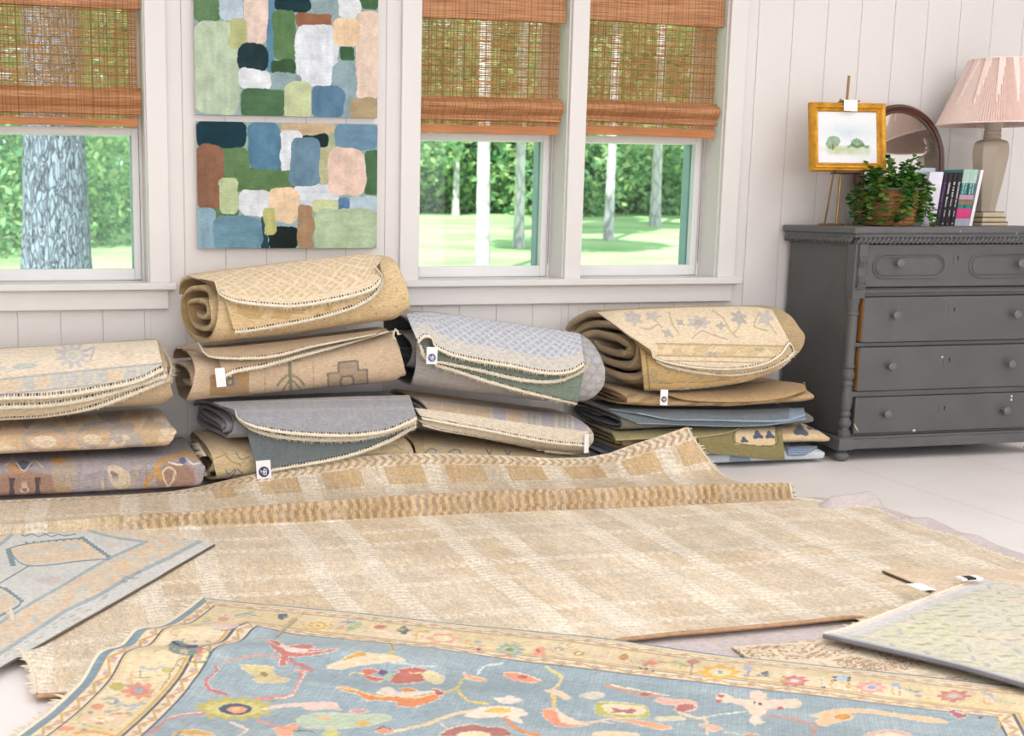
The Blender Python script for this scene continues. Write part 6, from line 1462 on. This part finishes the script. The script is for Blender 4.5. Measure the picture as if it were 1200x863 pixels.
    flower(c5((755, 222)), 22, 8, (222, 174, 92), (236, 206, 150), (206, 216, 214), 8); p.ell(*c5((755, 222))[0], 3.6, 2, (150, 170, 178)); p.poly(c5((880, 190), (930, 190), (920, 220), (900, 215)), (170, 176, 190)); p.line(c5((910, 215), (900, 245)), 1.4, rose)
    for q in ((1000, 240), (985, 228), (1005, 225)): p.ell(*c5(q)[0], 2.6, 1.5, (96, 110, 110))
    flower(c6((45, 250)), 15, 6, (198, 120, 118), (214, 150, 140), (206, 216, 206), 8); p.line(c6((180, 245), (190, 285)), 2.2, (170, 190, 180)); p.ell(*c6((195, 283))[0], 3, 1.2, (150, 90, 110)); p.poly(c6((245, 235), (290, 220), (325, 235), (290, 250)), (176, 192, 206))
    for q in ((248, 232), (325, 232), (250, 246), (322, 246)): p.ell(*c6(q)[0], 2, 1.4, (70, 80, 96))
    p.line(c6((235, 245), (230, 285)), 1.6, (206, 150, 70)); p.line(c6((320, 255), (318, 290)), 1.6, (206, 150, 70)); flower(c6((435, 283)), 16, 6.6, (222, 160, 140), (226, 190, 176), (150, 160, 196), 8); p.raw(c6((535, 260), (580, 258), (578, 280), (540, 280)), (166, 180, 196)); p.line(c6((540, 285), (540, 320)), 1.6, (196, 150, 80)); p.line(c6((575, 285), (575, 320)), 1.6, (206, 140, 110))
    p.line(c6((625, 290), (630, 315)), 2, (196, 206, 140)); p.line(c6((650, 300), (690, 290)), 2, (190, 200, 140)); p.ell(*c6((668, 325))[0], 4, 1.4, (170, 150, 190)); flower(c6((845, 326)), 18, 6.4, (190, 128, 116), (206, 156, 140), (190, 190, 190), 8); p.line(c6((990, 310), (1030, 320), (1060, 350)), 3, (160, 174, 196)); p.line(c6((1000, 325), (1010, 360), (1040, 365)), 1.6, (206, 140, 110)); p.ell(*c6((940, 310))[0], 6, 2, pink)
    p.line(c6((1060, 420), (1080, 470), (1050, 500)), 2, gold)
    # --- field
    p.outline = ((222, 208, 186), 1.7)
    p.line(c3((90, 380), (170, 370), (250, 348), (340, 342), (440, 350)), 2, (206, 150, 130)); p.poly(c3((350, 250), (420, 255), (480, 290), (550, 280), (620, 275), (640, 295), (600, 310), (780, 308), (700, 330), (590, 345), (550, 350), (500, 350), (470, 400), (430, 402), (450, 370), (440, 335), (400, 300)), rose, 1., False); p.poly(c3((440, 275), (520, 300), (600, 312), (520, 322), (470, 305)), (232, 206, 196))
    p.line(c3((360, 250), (420, 285), (500, 300)), 1.2, (226, 190, 180)); p.line(c3((720, 312), (640, 322), (560, 330)), 1.2, (226, 190, 180)); p.line(c3((500, 372), (560, 400), (630, 430)), 4, rose); p.line(c3((520, 430), (600, 430)), 2, (226, 180, 160)); p.line(c3((580, 432), (545, 510), (500, 575), (400, 590), (290, 602)), 3.4, (214, 140, 120)); p.line(c3((590, 436), (556, 510), (510, 578), (400, 595)), 1.2, (236, 206, 190))
    p.line(c3((60, 400), (75, 420), (50, 455), (15, 480), (5, 515), (40, 545), (120, 570)), 3.4, (196, 120, 110)); p.line(c3((66, 400), (82, 422), (58, 458), (24, 484), (18, 512), (50, 540)), 1.2, (232, 206, 190))
    p.poly(c3((220, 400), (390, 410), (400, 440), (440, 470), (500, 480), (460, 498), (300, 498), (290, 460), (240, 430)), (206, 190, 140)); p.ell(*c3((345, 452))[0], 4, 3, (150, 130, 90))
    p.ell(*c3((175, 655))[0], 44, 12.5, oli, 1, 14, .12); p.ell(*c3((175, 655))[0], 33, 9, (206, 196, 128), 1, 14, .1); p.ell(*c3((180, 657))[0], 19, 6.6, (74, 92, 110)); p.ell(*c3((185, 660))[0], 11, 4, (226, 160, 120)); p.ell(*c3((185, 660))[0], 5, 2, (236, 186, 150))
    p.poly(c3((720, 412), (760, 390), (850, 345), (900, 320), (950, 330), (1080, 340), (1180, 372), (1060, 380), (900, 400), (800, 420)), (226, 200, 168)); p.poly(c3((800, 370), (850, 340), (910, 322), (950, 338), (880, 355), (820, 372)), (206, 164, 90)); p.line(c3((1080, 270), (1110, 310), (1080, 340)), 3, (206, 184, 120)); p.line(c3((1085, 270), (1115, 310)), 1, (110, 110, 90))
    p.poly(c3((930, 425), (990, 425), (1010, 440), (960, 460), (1050, 480), (1000, 495), (940, 470)), (196, 116, 96)); p.poly(c3((1090, 500), (1100, 460), (1150, 440), (1130, 425), (1240, 415), (1320, 440), (1310, 480), (1240, 500), (1150, 508)), (186, 112, 100)); p.ell(*c3((1040, 442))[0], 5, 3, (110, 90, 120)); p.ell(*c3((1075, 470))[0], 6, 4, (170, 190, 160), .8)
    p.line(c3((840, 460), (880, 440), (920, 450)), 1.6, (216, 200, 140)); p.poly(c4((180, 345), (240, 340), (300, 370), (290, 400), (250, 405), (190, 380)), (212, 200, 156)); p.line(c4((100, 345), (180, 348)), 1.8, (212, 190, 140))
    p.poly(c3((780, 535), (820, 527), (900, 550), (1000, 580), (1100, 585), (1200, 590), (1280, 585), (1370, 560), (1395, 575), (1360, 600), (1240, 640), (1130, 635), (1120, 612), (940, 600), (900, 570)), orn); p.line(c3((790, 530), (900, 552), (1010, 583), (1110, 582), (1250, 590), (1370, 558)), 1.5, (226, 196, 120)); p.poly(c4((230, 450), (260, 440), (300, 465), (270, 478)), (176, 100, 90)); p.poly(c4((60, 440), (100, 435), (150, 455), (80, 466)), (200, 136, 84)); p.poly(c3((1010, 560), (1080, 530), (1150, 560), (1350, 552), (1200, 580), (1080, 578)), (222, 204, 186), .9)
    p.line(c4((300, 460), (370, 435), (400, 400), (430, 365), (420, 345)), 2.6, (220, 190, 110)); p.line(c4((375, 435), (410, 480), (450, 510), (560, 525)), 2.6, (222, 192, 100)); p.poly(c4((415, 345), (450, 360), (500, 372), (550, 390), (500, 392), (440, 375)), (228, 166, 120)); p.line(c4((500, 350), (520, 320), (560, 300), (640, 288)), 2.4, (206, 214, 206)); p.line(c4((0, 290), (80, 290), (160, 305), (260, 308)), 2, (206, 212, 206), .7)
    p.poly(c4((655, 350), (700, 345), (780, 360), (870, 390), (820, 400), (740, 392), (680, 372)), (232, 150, 116)); p.line(c4((655, 345), (720, 340), (800, 362), (872, 392)), 1., (240, 206, 180)); p.ell(*c4((765, 370))[0], 5, 2.2, (176, 106, 96))
    p.line(c4((900, 310), (990, 375), (940, 450)), 3.4, (216, 200, 140)); p.line(c4((940, 450), (950, 540)), 4.5, (222, 190, 120)); p.poly(c4((900, 450), (940, 445), (1000, 460), (1040, 490), (1020, 500), (960, 470)), (236, 200, 172)); p.poly(c4((1110, 480), (1160, 460), (1240, 470), (1210, 492), (1150, 495)), (212, 200, 180))
    p.poly(c4((600, 495), (660, 490), (680, 478), (720, 490), (750, 505), (690, 520), (640, 520)), (236, 208, 196)); p.poly(c4((430, 595), (480, 560), (560, 545), (680, 545), (760, 560), (790, 590), (740, 600), (760, 640), (700, 620), (640, 600), (520, 608)), (234, 210, 190)); p.poly(c4((530, 572), (600, 548), (680, 556), (690, 575), (600, 575)), (216, 180, 90)); p.line(c4((0, 690), (140, 660), (240, 630), (330, 595), (470, 565)), 3.4, (228, 200, 160)); p.line(c4((280, 640), (340, 690)), 2, (226, 200, 170))
    p.poly(c4((300, 715), (310, 690), (380, 660), (490, 650), (560, 665), (650, 668), (660, 715)), (170, 112, 104)); p.poly(c4((400, 700), (480, 690), (560, 700), (560, 730), (400, 730)), (232, 212, 172)); p.line(c4((660, 610), (700, 650), (740, 680), (860, 710)), 4, (218, 140, 84)); p.poly(c4((880, 565), (940, 560), (970, 600), (1000, 640), (1150, 650), (1000, 660), (930, 640), (890, 600)), (226, 150, 116)); p.poly(c4((960, 555), (1000, 590), (1080, 625), (1150, 645), (1020, 640), (980, 600)), (230, 206, 176)); p.line(c4((1150, 640), (1220, 630), (1290, 640)), 1.6, (212, 200, 186))
    p.poly(c3((340, 660), (440, 632), (560, 625), (740, 618), (800, 660), (740, 655), (600, 660), (570, 640), (440, 645)), (228, 196, 184)); p.poly(c3((850, 668), (900, 660), (950, 668), (900, 682)), (206, 150, 146)); p.poly(c3((540, 720), (600, 690), (760, 680), (900, 690), (1060, 690), (1080, 720), (900, 760), (700, 770), (560, 755)), mint, .9); p.ell(*c3((700, 712))[0], 9, 2.2, (220, 180, 140)); p.ell(*c3((925, 740))[0], 8, 3.6, (216, 180, 100)); p.poly(c3((990, 780), (1050, 765), (1110, 785), (1050, 800)), (214, 150, 130)); p.line(c3((990, 780), (1050, 762), (1110, 785)), 1., (70, 70, 60)); p.line(c3((1100, 785), (1200, 775)), 2, (226, 206, 180))
    p.poly(c3((400, 770), (460, 760), (540, 740), (520, 790), (500, 815), (440, 815), (420, 790)), (222, 162, 130)); p.line(c3((300, 720), (400, 750), (470, 770)), 2.4, (206, 150, 130)); p.ell(*c3((740, 800))[0], 10, 5, (200, 196, 120), 1, 6, .2); p.line(c3((150, 735), (240, 775), (200, 815)), 3, (226, 204, 186)); p.line(c3((520, 785), (600, 785), (640, 795)), 1.5, (120, 110, 70))
    p.line(c2((1100, 680), (960, 695), (880, 720), (830, 760), (760, 812)), 2.2, (206, 130, 120)); p.line(c2((1100, 674), (960, 688), (880, 712)), 1., (236, 200, 190)); p.poly(c2((920, 800), (1000, 780), (1100, 790), (1150, 812)), (206, 164, 90))
    rf = np.random.RandomState(8); q2 = Paint(c, u, v)
    for i in range(150):
        top = rf.rand() < .62; al = rf.uniform(.1, 1.95) if top else rf.uniform(.1, .85); dp = rf.uniform(.075, .172)
        cu_, cv_ = (al, dp/1.12) if top else (dp, al); k_ = rf.randint(3); cc = [(206, 150, 120), (150, 166, 172), (196, 178, 110), (182, 120, 112), (214, 178, 150), (168, 176, 136), (120, 128, 140)][rf.randint(7)]; a_ = rf.uniform(0, 3.14); L_ = rf.uniform(.010, .024)
        du, dv = L_*math.cos(a_), L_*math.sin(a_)
        if k_ == 0: q2.ell(cu_, cv_, L_*.55, L_*.4, cc, .7, 5, .3, a_)
        elif k_ == 1: q2.line([(cu_-du, cv_-dv), (cu_+dv*.4, cv_-du*.4), (cu_+du, cv_+dv)], .004, cc, .75)
        else: q2.line([(cu_-du, cv_-dv), (cu_, cv_), (cu_+dv, cv_-du)], .0035, cc, .75)
    # right part of the field
    p.poly(c5((80, 430), (90, 390), (150, 385), (330, 400), (375, 440), (350, 468), (220, 465), (110, 450)), (182, 180, 92)); p.poly(c5((120, 415), (160, 395), (330, 410), (350, 440), (300, 450), (160, 440)), (232, 208, 172)); p.poly(c5((150, 405), (200, 420), (240, 425), (300, 420), (280, 445), (220, 440), (170, 445), (180, 425)), (176, 112, 120))
    p.poly(c5((150, 475), (230, 475), (350, 490), (480, 515), (470, 530), (400, 525), (280, 495)), (222, 164, 126)); p.poly(c5((410, 470), (540, 462), (550, 480), (440, 485)), (210, 206, 170)); p.line(c5((0, 510), (50, 495), (150, 475)), 2.4, (216, 190, 156)); p.poly(c5((0, 345), (60, 335), (110, 350), (60, 362)), (206, 198, 180), .8)
    p.line(c5((140, 292), (200, 310), (340, 345), (420, 352)), 2.6, (206, 150, 120)); p.line(c5((160, 290), (300, 318), (480, 350)), 1.4, (232, 216, 180)); p.poly(c5((410, 375), (440, 362), (520, 372), (570, 372), (625, 388), (625, 420), (570, 435), (510, 425), (520, 400), (450, 395)), (226, 176, 156)); p.poly(c5((530, 400), (600, 395), (620, 415), (560, 437), (520, 425)), (176, 112, 104)); p.ell(*c5((350, 342))[0], 5, 2, (180, 106, 92))
    p.poly(c5((740, 345), (780, 338), (840, 370), (940, 375), (1010, 375), (1170, 370), (1190, 395), (1100, 415), (1010, 420), (1000, 450), (960, 460), (990, 495), (950, 505), (910, 490), (940, 455), (890, 405), (820, 385), (745, 380)), (236, 204, 182), 1., False); p.poly(c5((920, 335), (960, 325), (1010, 350), (990, 370), (930, 370)), (222, 204, 184))
    for q in ((760, 352), (748, 380), (1080, 418), (1160, 388)): p.ell(*c5(q)[0], 4, 1.8, (176, 106, 100))
    for q in ((940, 385), (975, 392)): p.ell(*c5(q)[0], 2.4, 1.6, (70, 84, 100))
    p.line(c5((650, 470), (760, 450), (900, 435)), 1.6, (206, 210, 196)); p.line(c5((540, 445), (640, 470), (680, 470), (690, 560)), 3, (222, 200, 166)); p.poly(c5((640, 510), (700, 505), (770, 525), (720, 540), (690, 520)), (222, 170, 140)); p.poly(c5((80, 550), (180, 545), (300, 555), (300, 580), (90, 580)), (222, 204, 166)); p.poly(c5((890, 560), (950, 558), (960, 580), (890, 580)), (206, 150, 120)); p.line(c5((780, 545), (880, 560)), 1.6, (190, 200, 190))
    p.line(c5((1000, 455), (1080, 465), (1150, 475), (1200, 492)), 1.8, (196, 140, 120)); p.poly(c6((0, 350), (55, 350), (70, 375), (40, 385), (0, 378)), (236, 200, 180)); p.line(c6((0, 440), (70, 445), (120, 465), (170, 480)), 2, (206, 150, 130)); p.line(c6((160, 475), (130, 525)), 3, (196, 136, 116))
    p.poly(c6((130, 425), (180, 410), (260, 392), (380, 392), (500, 405), (620, 425), (700, 430), (800, 450), (810, 462), (700, 455), (620, 440), (560, 430), (440, 412), (330, 410), (340, 435), (250, 460), (190, 475), (160, 455), (180, 435)), (236, 192, 150)); p.poly(c6((240, 430), (300, 415), (330, 428), (290, 445)), (206, 150, 70)); p.poly(c6((400, 525), (450, 505), (560, 500), (640, 525), (640, 545), (400, 545)), (214, 176, 160)); p.poly(c6((450, 525), (520, 512), (590, 525), (590, 545), (450, 545)), (232, 208, 180)); p.poly(c6((820, 405), (850, 395), (870, 410), (915, 425), (870, 440), (850, 425)), (170, 106, 116)); p.ell(*c6((985, 435))[0], 2.4, 1.6, (90, 110, 90))
    for i in range(16): p.ell(400+i*42+8*math.sin(i*5), 740+12*i*.35+6*math.sin(i*3)+70, 2.6, 1.2, [pale, sal, gold][i % 3], .35)
    wool(c, u, v, 21, .06)
    t = thing('wool_rug', 'large slate-blue rug with cream floral border and salmon sprays, at the front', 'rug', (1., 2.3, 0)); flat_rug('pile', P, c, .009, (190, 176, 150), RUGM, t)
    k = slice(0, 430, 3); E = P[0, k]; fringe('fringe', E, np.tile(np.r_[-A, 0], (len(E), 1)), np.tile([0, 0, 1.], (len(E), 1)), t, .016, .006, .004)
blue_rug()
